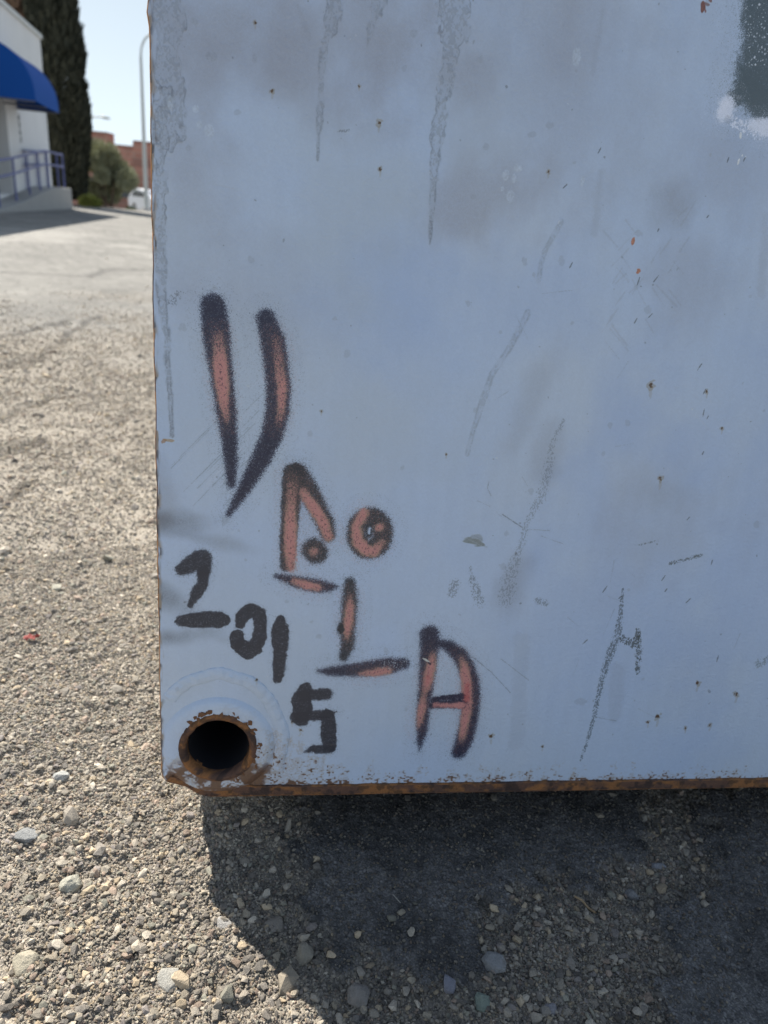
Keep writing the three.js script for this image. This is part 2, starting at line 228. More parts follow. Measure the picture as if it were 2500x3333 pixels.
run([[1826, 722, 10], [1772, 820, 9], [1760, 860, 8], [1753, 912, 9]], { seed: 16, alpha: 0.35, rough: 0.3, edge: 0.12 });
run([[1718, 1020, 13], [1660, 1130, 11], [1600, 1220, 11], [1572, 1300, 12], [1540, 1400, 9], [1520, 1478, 9]], { seed: 17, alpha: 0.35, rough: 0.3, edge: 0.14 });
// dark patch of grey green paint with white spray at the upper right
spray([[2510, -40, 95], [2500, 120, 92], [2490, 240, 100], [2505, 300, 95], [2600, 100, 160]], [0.085, 0.115, 0.135], { soft: 26, seed: 21, wob: 14, lift: 0.04 });
spray([[2430, 300, 62], [2400, 318, 26]], [0.085, 0.115, 0.135], { soft: 22, seed: 22, wob: 10 });
spray([[2364, 344, 28], [2356, 366, 27]], [0.72, 0.77, 0.9], { soft: 14, seed: 23, lift: 0.06 });
spray([[2450, 404, 16], [2490, 415, 28], [2560, 430, 26]], [0.72, 0.77, 0.9], { soft: 10, seed: 24, lift: 0.06 });
function blob(px, py, rx, ry, color, alpha = 1, ang = 0, lift = 0.05, seed = 0, jag = 0.35) {
  const c = T(px, py), X = rx * c[2], Y = ry * c[2] / 0.78, M = Math.max(X, Y) * 1.7 + 2, ca = Math.cos(ang), sa = Math.sin(ang);
  for (let j = Math.max(0, Math.floor(c[1] - M)); j < Math.min(N, c[1] + M); j++) for (let i = Math.max(0, Math.floor(c[0] - M)); i < Math.min(N, c[0] + M); i++) {
    const a = i - c[0], b = j - c[1], e = Math.hypot((a * ca + b * sa) / X, (-a * sa + b * ca) / Y) + (vn(i / (X * 0.5 + 1.5), j / (Y * 0.5 + 1.5), seed + 31) - 0.5) * jag * 2, w = 1 - sm(0.8, 1.12, e); if (w <= 0) continue; const q = j * N + i, g = 0.8 + 0.4 * vn(i / 2.5, j / 2.5, seed); put(q, [color[0] * g, color[1] * g, color[2] * g], w * alpha); Hc[q] += w * lift;
  }
}
{ const r = rng(5); for (let k = 0; k < 130; k++) { const t = r(), s = (r() + r() + r() - 1.5); blob(2375 + t * 95 + s * 20, 372 + t * 45 + r() * 40 + s * 12, 1 + r() * 2.4, 1 + r() * 2.6, [0.7, 0.75, 0.88], 0.85, 0, 0.03, k); }
  for (let k = 0; k < 95; k++) blob(2425 + r() * 90, 10 + r() * 210, 0.9 + r() * r() * 3, 0.9 + r() * r() * 3, [0.62, 0.68, 0.78], 0.85, 0, 0.03, k); }
blob(2410, 441, 4.5, 8, [0.72, 0.75, 0.78], 1, 0.2, 0.1, 1, 0.05); blob(2403, 527, 3.5, 8, [0.72, 0.75, 0.78], 1, -0.1, 0.1, 2, 0.05); blob(2415, 508, 2, 3, [0.7, 0.74, 0.78]); blob(2426, 511, 1.6, 2.4, [0.7, 0.74, 0.78]);
blob(2287, 24, 10, 14, [0.20, 0.085, 0.07], 1, 0.4, -0.05, 3); blob(2300, 14, 14, 3.5, [0.2, 0.085, 0.07], 0.9, -0.3, -0.05, 4); blob(2312, 0, 8, 5, [0.2, 0.085, 0.07], 0.9, 0, -0.05, 5);
// chips, rust freckles, blisters, dirt specks
blob(2060, 787, 6, 9, [0.44, 0.20, 0.13], 1, 0.1, -0.1, 6); blob(2077, 884, 7, 6, [0.44, 0.20, 0.13], 1, -0.3, -0.1, 7); blob(2312, 505, 4, 4, [0.3, 0.3, 0.3], 0.3);
blob(548, 1434, 19, 4, [0.36, 0.27, 0.15], 0.8, 0, -0.05, 8); blob(533, 1436, 8, 7, [0.34, 0.2, 0.1], 0.8, 0, -0.05, 9);
blob(1540, 1765, 36, 9, [0.17, 0.19, 0.15], 0.75, -0.28, -0.03, 10, 0.5); blob(1552, 1752, 18, 10, [0.24, 0.27, 0.28], 0.6, -0.2, 0, 11);
for (const [x, y, rx, ry] of [[1645, 570, 12, 13], [1681, 545, 10, 10], [1672, 582, 9, 11], [1661, 640, 14, 16], [1634, 615, 6, 6], [1694, 548, 7, 7], [1876, 186, 15, 22], [1896, 590, 7, 14], [680, 425, 16, 14], [648, 405, 10, 9], [636, 355, 12, 10], [553, 335, 11, 16]]) blob(x, y, rx, ry, [0.47, 0.545, 0.65], 0.6, 0, 0.10, x, 0.12);
for (const [x, y, w] of [[2117, 1254, 13], [2300, 1275, 7], [2148, 1560, 10], [2270, 2225, 9], [2140, 2333, 11], [2108, 2352, 6], [1598, 2397, 9], [1765, 2430, 5], [2128, 1380, 4], [2349, 1395, 6], [1643, 1440, 4], [1045, 1340, 5], [1830, 1905, 4], [1452, 1480, 5], [885, 297, 7], [1233, 400, 9], [1237, 552, 7], [830, 75, 6], [1428, 695, 4], [1784, 560, 6], [1168, 282, 5], [835, 2212, 5], [1820, 2000, 3], [2420, 1950, 4], [2396, 2260, 10], [2230, 2370, 6], [2310, 2360, 7], [950, 2350, 5], [978, 2377, 6], [928, 2260, 3]]) {
  if (w < 5) continue;
  blob(x, y, w * 1.1, w * 0.9, [0.26, 0.22, 0.13], 0.5, 0, 0, x, 0.6); blob(x, y, w * 0.55, w * 0.5, [0.085, 0.045, 0.02], 0.95, 0.3, -0.08, x + 1, 0.6); blob(x, y + w * 1.8, w * 0.5, w * 1.2, [0.3, 0.25, 0.15], 0.3, 0, 0, x + 2); }
{ const r = rng(17); for (let k = 0; k < 190; k++) { const x = 500 + r() * 2000, y = r() * 2500, s = 1 + r() * r() * 4; blob(x, y, s, s * (0.7 + r()), r() < 0.8 ? [0.16, 0.18, 0.21] : [0.55, 0.6, 0.66], 0.25 + 0.4 * r(), r() * 3, r() < 0.5 ? 0.08 : -0.06, k); }
  for (let k = 0; k < 60; k++) { const x = 500 + r() * 2000, y = r() * 2450, s = 4 + r() * 9; blob(x, y, s, s * (0.6 + 0.6 * r()), [0.26, 0.29, 0.34], 0.28, r() * 3, 0.03, k + 700); } 
  for (let k = 0; k < 26; k++) { const x = 1800 + r() * 700, y = 100 + r() * 2200, a = 0.8 + r() * 0.8, l = 5 + r() * 9; blob(x, y, l, 1.8, [0.10, 0.11, 0.13], 0.75, a, -0.05, k + 800); } }
// hair-line scratches
function scratch(P, w, c, a, seed) { spray(P.map(([x, y]) => [x, y, w]), c, { soft: 1.5, alpha: a, lift: -0.05, seed, wob: 0.6, dots: 0 }); }
{ const r = rng(33); for (let k = 0; k < 30; k++) { const x = 545 + r() * 230, y = 1330 + r() * 330, l = 60 + r() * 190; scratch([[x, y], [x + l * 0.72, y - l * 0.72]], 0.7, r() < 0.6 ? [0.52, 0.58, 0.70] : [0.22, 0.26, 0.32], 0.6, 600 + k); }
  for (let k = 0; k < 34; k++) { const x = 1500 + r() * 950, y = 900 + r() * 1500, l = 20 + r() * 80, a = r() * 6; scratch([[x, y], [x + l * Math.cos(a), y + l * Math.sin(a)]], 0.6, r() < 0.5 ? [0.5, 0.56, 0.66] : [0.22, 0.25, 0.3], 0.4, 640 + k); } }
scratch([[1540, 2140], [1600, 2190], [1660, 2255]], 1.2, [0.16, 0.18, 0.22], 0.7, 701); scratch([[1630, 2145], [1720, 2215]], 1, [0.18, 0.2, 0.24], 0.6, 702); scratch([[1940, 2335], [2005, 2347]], 1.1, [0.15, 0.17, 0.2], 0.6, 703); scratch([[1635, 1675], [1700, 1718]], 1.6, [0.15, 0.17, 0.2], 0.7, 704); scratch([[1700, 1722], [1790, 1728]], 1, [0.2, 0.22, 0.26], 0.5, 705); scratch([[1760, 1745], [1830, 1770]], 1, [0.2, 0.22, 0.26], 0.5, 706); scratch([[1590, 1570], [1586, 1590], [1598, 1615]], 1.2, [0.2, 0.22, 0.26], 0.6, 707); scratch([[690, 600], [760, 615]], 2, [0.42, 0.48, 0.58], 0.5, 708);
// scuffed black lines (dry, broken colour)
function scuff(P, color, alpha, seed, thr = 0.5) {
  const S = P.map(([x, y, r]) => { const t = T(x, y); return [t[0], t[1], r * t[2]]; }), [x0, x1, y0, y1, R] = capsule(S);
  for (let j = Math.max(0, Math.floor(y0 - R)); j < Math.min(N, y1 + R); j++) for (let i = Math.max(0, Math.floor(x0 - R)); i < Math.min(N, x1 + R); i++) { const [d, r] = dist(i, j, S); if (d < 0) continue; const n = 0.45 * vn(i / 2.6, j / 4, seed) + 0.55 * vn(i / 1.3, j / 2.0, seed + 1), e = sm(0, r * 0.6, d); const w = sm(thr, thr + 0.14, n + 0.22 * e - 0.1); if (w > 0) { const q = j * N + i; put(q, color, w * alpha); Hc[q] -= 0.03 * w; } }
}
scuff([[2027, 1920, 6], [2018, 2000, 10], [2008, 2070, 17], [1990, 2115, 17], [1968, 2180, 13], [1950, 2250, 11], [1932, 2340, 9], [1912, 2410, 7], [1890, 2475, 5]], [0.05, 0.065, 0.065], 0.72, 41, 0.50);
scuff([[2026, 2080, 16], [2062, 2095, 20], [2078, 2060, 9]], [0.06, 0.075, 0.075], 0.85, 42, 0.52); scuff([[2075, 2050, 10], [2080, 2120, 14], [2074, 2190, 10]], [0.06, 0.075, 0.075], 0.85, 43, 0.52);
scuff([[1835, 1370, 9], [1800, 1440, 12], [1785, 1520, 20], [1760, 1620, 22], [1715, 1700, 12], [1690, 1790, 16], [1660, 1880, 34], [1645, 1950, 36]], [0.13, 0.145, 0.16], 0.45, 44, 0.58);
scuff([[2180, 1835, 7], [2280, 1808, 8]], [0.08, 0.1, 0.1], 0.8, 45, 0.55); scuff([[2080, 1775, 4], [2140, 1760, 4]], [0.12, 0.14, 0.15], 0.7, 46, 0.55); scuff([[1480, 1900, 22], [1470, 1930, 20]], [0.13, 0.15, 0.17], 0.6, 47, 0.56); scuff([[1540, 1890, 18], [1560, 1960, 24]], [0.13, 0.15, 0.17], 0.6, 48, 0.58); scuff([[1530, 1850, 8], [1535, 1900, 10]], [0.15, 0.17, 0.19], 0.6, 49, 0.58); scuff([[1750, 1955, 14], [1775, 1965, 14]], [0.13, 0.15, 0.17], 0.6, 50, 0.52); scuff([[1090, 430, 4], [1135, 425, 5]], [0.16, 0.18, 0.2], 0.6, 51, 0.5);
scuff([[2470, 2160, 22], [2500, 2145, 16]], [0.1, 0.13, 0.12], 0.6, 53, 0.55);
scuff([[560, 980, 20], [585, 955, 14]], [0.12, 0.13, 0.15], 0.6, 55, 0.58);
// the sprayed signs: dark ink, then the pink centre that shows through
const inked = (P, cores, seed, ink = INK, soft = 12) => { spray(P, ink, { soft: soft + 1, seed, lift: 0.03, rim: 2, wob: 0.8, dots: 0.9 }); for (const [C, col] of cores) { spray(C.map(([x, y, r, w]) => [x, y, r * 1.12, w]), TAN, { soft: 9, seed: seed + 40, lift: 0, rim: 1, alpha: 0.85, dots: 0.6 }); spray(C, col ?? CORE, { soft: 11, seed: seed + 60, lift: 0.01, dots: 0.3 }); scuff(C.map(([x, y, r]) => [x, y, r * 1.25]), ink, 0.75, seed + 80, 0.74); } };
inked([[692, 996, 38], [700, 1060, 43], [706, 1107, 42], [721, 1228, 35], [735, 1334, 31], [745, 1421, 25], [751, 1503, 20], [752, 1575, 13]], [[[[711, 1095, 17, 0.35], [716, 1189, 20, 0.9], [723, 1262, 19, 1], [731, 1330, 10, 0.8], [737, 1375, 7, 0.35]]]], 1001);
inked([[865, 1040, 30], [887, 1107, 38], [899, 1189, 38], [906, 1262, 39], [904, 1334, 37], [887, 1411, 34], [853, 1488, 30], [815, 1556, 24], [776, 1623, 16], [743, 1676, 7]], [[[[897, 1107, 15, 0.25], [911, 1209, 15, 0.55], [918, 1271, 12, 0.9], [914, 1334, 10, 0.7], [906, 1382, 10, 0.25]]]], 1002);
spray([[957, 1541, 35], [950, 1599, 35], [945, 1672, 30], [940, 1744, 29], [936, 1807, 27], [933, 1840, 22]], INK2, { soft: 7, seed: 1003, lift: 0.03 });
inked([[968, 1545, 34], [1003, 1600, 33], [1032, 1652, 30], [1056, 1700, 28], [1067, 1741, 23]], [[[[984, 1604, 12, 0.7], [1017, 1647, 14, 1], [1050, 1700, 16, 1], [1068, 1747, 14, 0.9]]]], 1004, INK2);
inked([[950, 1599, 20], [945, 1672, 20]], [[[[950, 1560, 20, 0.18], [950, 1590, 16, 0.35], [945, 1652, 14, 0.7], [945, 1720, 17, 1], [945, 1792, 16, 1], [947, 1848, 13, 0.7]]]], 1005, INK2);
inked([[1020, 1790, 38], [1028, 1800, 37]], [[[[1020, 1796, 12, 0.6]]]], 1006, INK2);
{ const ring = []; for (let k = 0; k <= 20; k++) { const a = k / 20 * 2 * Math.PI; ring.push([1203 + 42 * Math.cos(a), 1737 + 52 * Math.sin(a), 33]); }
  inked(ring, [[[[1184, 1672, 13], [1159, 1715, 13], [1163, 1762, 15], [1190, 1790, 16], [1215, 1796, 15], [1240, 1768, 10, 0.6]]], [[[1234, 1716, 11, 0.9]]]], 1007, INK2); spray([[1203, 1716, 11], [1200, 1740, 11]], INK2, { soft: 7, seed: 1057, dots: 0 }); spray([[1203, 1721, 4.5], [1201, 1736, 4.5]], PAINT, { soft: 4, seed: 1058, dots: 0, lift: -0.04 }); }
inked([[898, 1876, 5], [930, 1884, 13], [958, 1893, 18], [997, 1902, 22], [1041, 1909, 21], [1075, 1912, 14], [1094, 1911, 4]], [[[[958, 1892, 7, 0.8], [1001, 1906, 11, 1], [1033, 1913, 10, 0.9]]]], 1008);
inked([[1139, 1897, 17], [1137, 1954, 24], [1135, 2009, 24], [1130, 2055, 24], [1131, 2103, 21], [1118, 2140, 13]], [[[[1139, 1945, 8, 0.4], [1138, 1975, 11, 0.9], [1134, 2020, 13, 1], [1129, 2060, 9, 1], [1127, 2078, 6, 0.5]]]], 1009, INK2);
spray([[1109, 2035, 9], [1108, 2050, 12]], INK2, { soft: 5, seed: 1010 });
inked([[1035, 2184, 3], [1072, 2186, 14], [1145, 2182, 22], [1217, 2175, 27], [1268, 2168, 28], [1313, 2162, 18]], [[[[1172, 2194, 5, 0.6], [1217, 2190, 11, 1], [1262, 2184, 11, 0.95]]]], 1011);
inked([[1398, 2066, 30], [1396, 2117, 29], [1392, 2171, 26], [1387, 2226, 23], [1380, 2280, 21], [1376, 2334, 19], [1373, 2381, 16], [1367, 2415, 10], [1364, 2445, 4, 0.5]], [[[[1409, 2130, 8, 0.6], [1402, 2171, 13, 1], [1393, 2218, 12, 1], [1380, 2262, 8, 0.5], [1371, 2310, 11, 1], [1364, 2350, 8, 0.8], [1360, 2372, 6, 0.3]]]], 1012);
inked([[1427, 2093, 12], [1460, 2103, 18], [1496, 2133, 24], [1517, 2170, 26], [1530, 2215, 27], [1534, 2262, 28], [1531, 2309, 28], [1524, 2359, 28], [1512, 2406, 28], [1494, 2446, 25]], [[[[1500, 2140, 7, 0.45], [1511, 2175, 11, 0.9], [1517, 2218, 14, 1], [1520, 2262, 14, 1], [1520, 2305, 14, 1], [1512, 2352, 13, 1], [1504, 2395, 10, 0.9], [1499, 2415, 6, 0.4]]]], 1013);
spray([[1412, 2294, 15], [1503, 2292, 17]], INK, { soft: 6, seed: 1014 }); spray([[1410, 2276, 8], [1506, 2266, 12]], INK, { soft: 5, seed: 1015 });
spray([[1415, 2295, 9, 0.8], [1460, 2297, 9, 0.9], [1503, 2296, 11, 1]], CORE, { soft: 6, seed: 1016, lift: 0.01, dots: 0.3 }); spray([[1520, 2230, 9, 0.6], [1519, 2275, 10, 0.7]], RED, { soft: 8, seed: 1017, lift: 0, dots: 0 }); spray([[1391, 2205, 8, 0.55], [1389, 2225, 7, 0.4]], RED, { soft: 8, seed: 1018, lift: 0, dots: 0 });
scuff([[1405, 2280, 14], [1500, 2275, 14]], INK, 0.9, 61, 0.62); scuff([[1250, 2165, 20], [1310, 2165, 26]], [0.4, 0.44, 0.5], 0.7, 62, 0.72); blob(1384, 2148, 16, 3, [0.55, 0.55, 0.52], 0.9, -0.6, -0.1, 12); blob(1398, 2160, 9, 3, INK, 0.9, -0.6, -0.05, 13);
const matt = (P, seed, soft = 4) => spray(P, MATT, { soft, seed, lift: 0.07, wob: 3, dots: 1.1, rim: 2 });
matt([[592, 1855, 20], [628, 1834, 28], [655, 1815, 28], [664, 1832, 26], [661, 1862, 20]], 1101, 7); matt([[664, 1862, 19], [658, 1900, 17], [640, 1935, 15], [619, 1968, 10]], 1102, 5);
matt([[588, 2022, 15], [628, 2018, 24], [672, 2016, 28], [708, 2016, 28], [726, 2016, 21]], 1103, 4);
matt([[783, 2032, 15], [789, 2007, 21], [813, 1986, 21], [842, 1997, 21], [847, 2033, 20], [842, 2080, 22], [827, 2109, 26], [806, 2119, 29], [790, 2108, 25]], 1104, 3); matt([[772, 2070, 19], [770, 2095, 21]], 1105, 2.5);
matt([[912, 2018, 13], [911, 2047, 25], [912, 2091, 24], [911, 2134, 21], [907, 2174, 18], [903, 2208, 13]], 1106, 4);
matt([[994, 2242, 19], [979, 2279, 30], [986, 2307, 28], [972, 2336, 25], [979, 2347, 21]], 1107, 3); matt([[990, 2264, 20], [1060, 2260, 18]], 1108, 5); matt([[976, 2333, 16], [1062, 2327, 15], [1094, 2318, 4]], 1109, 6); matt([[1066, 2329, 20], [1070, 2369, 24], [1070, 2409, 24], [1072, 2428, 20]], 1110, 3); matt([[1073, 2438, 15], [1026, 2438, 14], [994, 2445, 4]], 1111, 5);
// rust along the foot, round the socket and down the left edge
{ const c = T(711, 2428), kp = c[2];
  for (let j = 0; j < N; j++) for (let i = 0; i < N; i++) {
    const u = U0 + i / K, v = V0 + j / K, q = j * N + i; let a = 0, deep = 0;
    if (v < 0.075) { const n = fbm(i / 26, j / 16, 4, 801), n2 = vn(i / 5, j / 4, 803), st = fbm(i / 9, j / 90, 3, 805), corner = Math.exp(-Math.pow((u - 0.062) / 0.03, 2)) * 0.26; const y = (v - 0.007) / (0.013 + 0.020 * Math.exp(-Math.pow((u - 0.05) / 0.08, 2))); a = sm(0.52, 0.72, n * 0.66 + n2 * 0.22 + st * 0.36 + (0.12 + corner) - y * 0.20); deep = sm(0.42, 0.62, n * 0.5 + n2 * 0.5 - y * 0.2 + corner * 0.1); }
    const e = Math.hypot(i - c[0], j - c[1]) / kp, an = Math.atan2(j - c[1], i - c[0]); if (e < 290 && e > 60) { const w = fbm(an * 6 + 20, e / 40, 3, 811) - 0.5, lo = 75 * sm(0.15, 0.8, -Math.sin(an)); const rg = 22 * sm(-0.3, 0.5, Math.cos(an)) , s = 1 - sm(128 + lo + rg, 156 + lo + rg, e + w * 90); deep = Math.max(deep, s * sm(0.1, 0.6, -Math.sin(an)) * sm(0.3, 0.55, fbm(i / 18, j / 18, 3, 817))); a = Math.max(a, s * (0.35 + 0.65 * sm(0, 0.6, -Math.sin(an))) * sm(0.35, 0.6, 0.42 * sm(0.2, 0.7, -Math.sin(an)) + fbm(i / 14, j / 14, 3, 813) + (an < 0 ? 0.1 : -0.05))); }
    const L = u + 0.0462 + (fbm(3, v * 60, 3, 821) - 0.5) * 0.006; if (L < 0.006) { const m = fbm(i / 10, j / 50, 3, 823), near = 1 - sm(0.0015, 0.0055, L); const k = near * sm(0.42, 0.56, m); put(q, vn(i / 4, j / 14, 825) > 0.56 ? [0.06, 0.045, 0.035] : [0.27, 0.21, 0.145], k * 0.9); Hc[q] -= 0.12 * k; }
    if (a > 0.01) { const t = vn(i / 3, j / 3, 831), col = deep > 0.5 ? [0.10 + 0.05 * t, 0.048 + 0.02 * t, 0.022] : [0.27 + 0.08 * t, 0.185 + 0.05 * t, 0.09]; put(q, col, a * (0.3 + 0.65 * deep) * (deep > 0.2 || t > 0.42 ? 1 : 0.3)); Hc[q] -= 0.08 * a * deep; }
  } }
const chan = (i, j, o) => { const q = j * N + i; o[0] = Rc[q]; o[1] = Gc[q]; o[2] = Bc[q]; };
const paintMap = dataTex(N, N, chan, { srgb: true }), paintBump = dataTex(N, N, (i, j, o) => { o[0] = o[1] = o[2] = Hc[j * N + i]; });
const plainMap = dataTex(1024, 1024, (i, j, o) => baseTone(i * 2, j * 2, o), { srgb: true });
for (const t of [paintMap, paintBump, plainMap]) { t.repeat.set(1 / SIZE, 1 / SIZE); t.offset.set(-U0 / SIZE, -V0 / SIZE); }
const faceMat = new THREE.MeshStandardMaterial({ map: paintMap, bumpMap: paintBump, bumpScale: 0.0011, roughness: 0.40 });
const plainMat = new THREE.MeshStandardMaterial({ map: plainMap, roughness: 0.40 });
// rust: brown scale with darker pits
const rustV = (i, j) => 0.5 * fbm(i / 1024 * 44, j / 1024 * 44, 4, 841, 44) + 0.3 * vn(i / 2.4, j / 2.4, 843) + 0.2 * fbm(i / 1024 * 7, j / 1024 * 7, 2, 845, 7);
const rustMap = dataTex(1024, 1024, (i, j, o) => { const n = rustV(i, j), f = sm(0.42, 0.62, fbm(i / 1024 * 23, j / 1024 * 31, 4, 851, 23)), d = sm(0.5, 0.66, fbm(i / 1024 * 60, j / 1024 * 60, 3, 853, 60)); o[0] = (0.066 + 0.150 * n) * (0.7 + 0.9 * f) * (1 - 0.55 * d); o[1] = (0.037 + 0.062 * n) * (0.75 + 0.7 * f) * (1 - 0.5 * d); o[2] = (0.022 + 0.024 * n) * (1 - 0.4 * d); }, { srgb: true });
const rustBump = dataTex(1024, 1024, (i, j, o) => { o[0] = o[1] = o[2] = rustV(i, j); });
for (const t of [rustMap, rustBump]) t.repeat.set(2.5, 2.5);
const rustMat = new THREE.MeshStandardMaterial({ map: rustMap, bumpMap: rustBump, bumpScale: 0.0012, roughness: 0.85 });
const edgeMat = new THREE.MeshStandardMaterial({ map: rustMap, color: lin(1.6, 1.75, 2.0), roughness: 0.8 });

// ---------------------------------------------------------------- the steel box: parts (local x along the face, y up, z towards the viewer)
const BW = 1.32, BH = 1.12, BD = 0.85, LEFT = pp(507, 1270)[0], [SU, SV, SK] = pp(711, 2428), px1 = SK / F;   // px1: metres per photo pixel at the socket
const bootV = pp(540, 2545)[1];
{
  const s = new THREE.Shape(), n = 90, wob = (v) => (fbm(v * 55, 2, 3, 871) - 0.5) * 0.0016 - (Math.abs(v - 0.655) < 0.004 ? 0.0012 : 0);
  const hole = (R, k = 60) => { const p = new THREE.Path(); p.absarc(SU, SV, R, 0, Math.PI * 2, true); return p; };
  const split = U0 + SIZE - 0.003, topV = V0 + SIZE - 0.003;
  s.moveTo(LEFT + 0.006, bootV); s.quadraticCurveTo(LEFT + 0.001, bootV + 0.002, LEFT + wob(0.02), 0.03);
  for (let k = 1; k <= n; k++) { const v = 0.03 + (topV - 0.03) * k / n; s.lineTo(LEFT + wob(v), v); }
  s.lineTo(split, topV); s.lineTo(split, 0.004); s.lineTo(0.0, 0.004); s.closePath(); s.holes.push(hole(118 * px1));
  const bevel = { depth: 0.006, bevelEnabled: true, bevelThickness: 0.0012, bevelSize: 0.0011, bevelSegments: 2, curveSegments: 48 };
  const g = new THREE.ExtrudeGeometry(s, bevel).translate(0, 0, -0.0072); lean(g);
  const front = mesh('front_panel', g, [faceMat, edgeMat], boxThing);
  const flat = (x0, x1, y0, y1) => { const q = new THREE.Shape([new THREE.Vector2(x0, y0), new THREE.Vector2(x1, y0), new THREE.Vector2(x1, y1), new THREE.Vector2(x0, y1)]); return lean(new THREE.ExtrudeGeometry(q, { depth: 0.006, bevelEnabled: false }).translate(0, 0, -0.0060)); };
  mesh('front_panel', flat(split + 0.0011, LEFT + BW, 0.004, BH), plainMat, boxThing); mesh('front_panel', flat(LEFT, split + 0.0011, topV + 0.0011, BH), plainMat, boxThing);
  // sides, back, top and floor: upright plates closed against the leaning face
  const zTop = -BH * Math.sin(LEAN), yTop = BH * Math.cos(LEAN), lift = 0.004;
  const side = new THREE.Shape([new THREE.Vector2(-0.012, 0.03), new THREE.Vector2(zTop - 0.009, yTop), new THREE.Vector2(-BD, yTop), new THREE.Vector2(-BD, lift + 0.02), new THREE.Vector2(-BD + 0.02, lift), new THREE.Vector2(-0.05, lift)]);
  const sg = new THREE.ExtrudeGeometry(side, { depth: 0.006, bevelEnabled: true, bevelThickness: 0.001, bevelSize: 0.001, bevelSegments: 1 }).rotateY(-Math.PI / 2);   // shape x -> z
  mesh('side_panel', sg.clone().translate(LEFT + 0.009, 0, 0), plainMat, boxThing); mesh('side_panel', sg.clone().translate(LEFT + BW - 0.002, 0, 0), plainMat, boxThing);
  mesh('back_panel', box(BW - 0.02, yTop - lift - 0.01, 0.006, LEFT + BW / 2, (yTop + lift) / 2, -BD + 0.006), plainMat, boxThing);
  mesh('top_panel', box(BW, 0.006, BD + zTop + 0.004, LEFT + BW / 2, yTop + 0.005, (-BD + zTop) / 2), plainMat, boxThing);
  mesh('floor_panel', box(BW - 0.022, 0.006, BD - 0.03, LEFT + BW / 2, lift + 0.002, -BD / 2 - 0.004), plainMat, boxThing);
  for (const [x, z] of [[0.30, -0.22], [0.30, -0.68], [1.0, -0.22], [1.0, -0.68]]) { const f = mesh('support_block', new RoundedBoxGeometry(0.14, 0.084, 0.12, 2, 0.004).translate(0, -0.0395, 0), std([0.16, 0.14, 0.12], 0.95), boxThing); f.position.set(x, 0, z); }
  // rusty rail along the foot, with its rounded end
  const rp = [[548, 2541], [604, 2557], [640, 2577], [672, 2588], [720, 2590]].map(([x, y]) => pp(x, y)), rt = [[700, 2545], [620, 2537], [560, 2530]].map(([x, y]) => pp(x, y));
  const r = new THREE.Shape(); r.moveTo(rp[0][0], rp[0][1]); r.splineThru(rp.slice(1).map((p) => new THREE.Vector2(p[0], p[1]))); r.lineTo(LEFT + BW - 0.004, -0.0005); for (let k = 160; k >= 0; k--) { const x = 0.045 + (LEFT + BW - 0.05) * k / 160; r.lineTo(x, 0.0088 + 0.0018 * (fbm(x * 70, 5, 3, 861) - 0.5)); } for (const p of rt) r.lineTo(p[0], p[1]); r.closePath();
  mesh('bottom_rail', lean(new THREE.ExtrudeGeometry(r, { depth: 0.012, bevelEnabled: true, bevelThickness: 0.0012, bevelSize: 0.001, bevelSegments: 2, curveSegments: 16 }).translate(0, 0.001, -0.0110)), rustMat, boxThing);
  // socket: pad, weld, pipe with a scaled rim
  const lathe = (P) => lean(new THREE.LatheGeometry(P.map(([a, b]) => new THREE.Vector2(a, b)), 72).rotateX(Math.PI / 2).translate(SU, SV, 0));
  const padG = (() => { const g0 = new THREE.LatheGeometry([[112, 0.0028], [124, 0.0040], [150, 0.0042], [164, 0.0034], [172, 0.0019], [179, 0.0004], [186, -0.0012]].map(([a, b]) => new THREE.Vector2(a * px1, b)), 96).rotateX(Math.PI / 2).translate(SU, SV, 0); const p = g0.attributes.position, uv = g0.attributes.uv; for (let k = 0; k < p.count; k++) { if (p.getX(k) < LEFT + 0.0015) p.setX(k, LEFT + 0.0015); if (p.getY(k) < 0.006) p.setY(k, 0.006); uv.setXY(k, p.getX(k), p.getY(k)); } return lean(g0); })();
  mesh('socket_pad', padG, faceMat, boxThing);
  const bead = []; for (let k = 0; k <= 60; k++) { const a = -0.35 + k / 60 * 2.75; bead.push(new THREE.Vector3(SU + 205 * px1 * Math.cos(a) * (1 + 0.02 * Math.sin(a * 9)), SV + 262 * px1 * Math.sin(a) * (1 + 0.012 * Math.sin(a * 13)), -0.0012)); }
  const beadC = new THREE.CatmullRomCurve3(bead.filter((p) => p.x > LEFT + 0.006)), wg = new THREE.TubeGeometry(beadC, 160, 0.0068, 12, false); { const p = wg.attributes.position, uv = wg.attributes.uv; for (let k = 0; k < p.count; k++) { const z = p.getZ(k); p.setZ(k, z * 0.32 + 0.0012 * (vn(p.getX(k) * 260, p.getY(k) * 260, 881) - 0.5)); uv.setXY(k, p.getX(k), p.getY(k)); } wg.computeVertexNormals(); }
  mesh('weld_bead', lean(wg), faceMat, boxThing);
  const pipe = lathe([[98.0, -0.007], [99, 0.0010], [104, 0.0040], [112, 0.0054], [118, 0.0053], [124, 0.0044], [129, 0.0026], [132, -0.003]].map(([a, b]) => [a * px1, b]));
  { const p = pipe.attributes.position; for (let k = 0; k < p.count; k++) { const n1 = (vn(p.getX(k) * 420, p.getY(k) * 420, 891) - 0.5) * 0.0018; p.setXYZ(k, p.getX(k) + n1, p.getY(k) + n1 * 0.7, p.getZ(k) + n1 * 1.2); } pipe.computeVertexNormals(); const uv = pipe.attributes.uv; for (let k = 0; k < p.count; k++) uv.setXY(k, p.getX(k) + p.getZ(k), p.getY(k) + p.getZ(k) * 0.6); }
  mesh('socket_pipe', pipe, rustMat, boxThing);
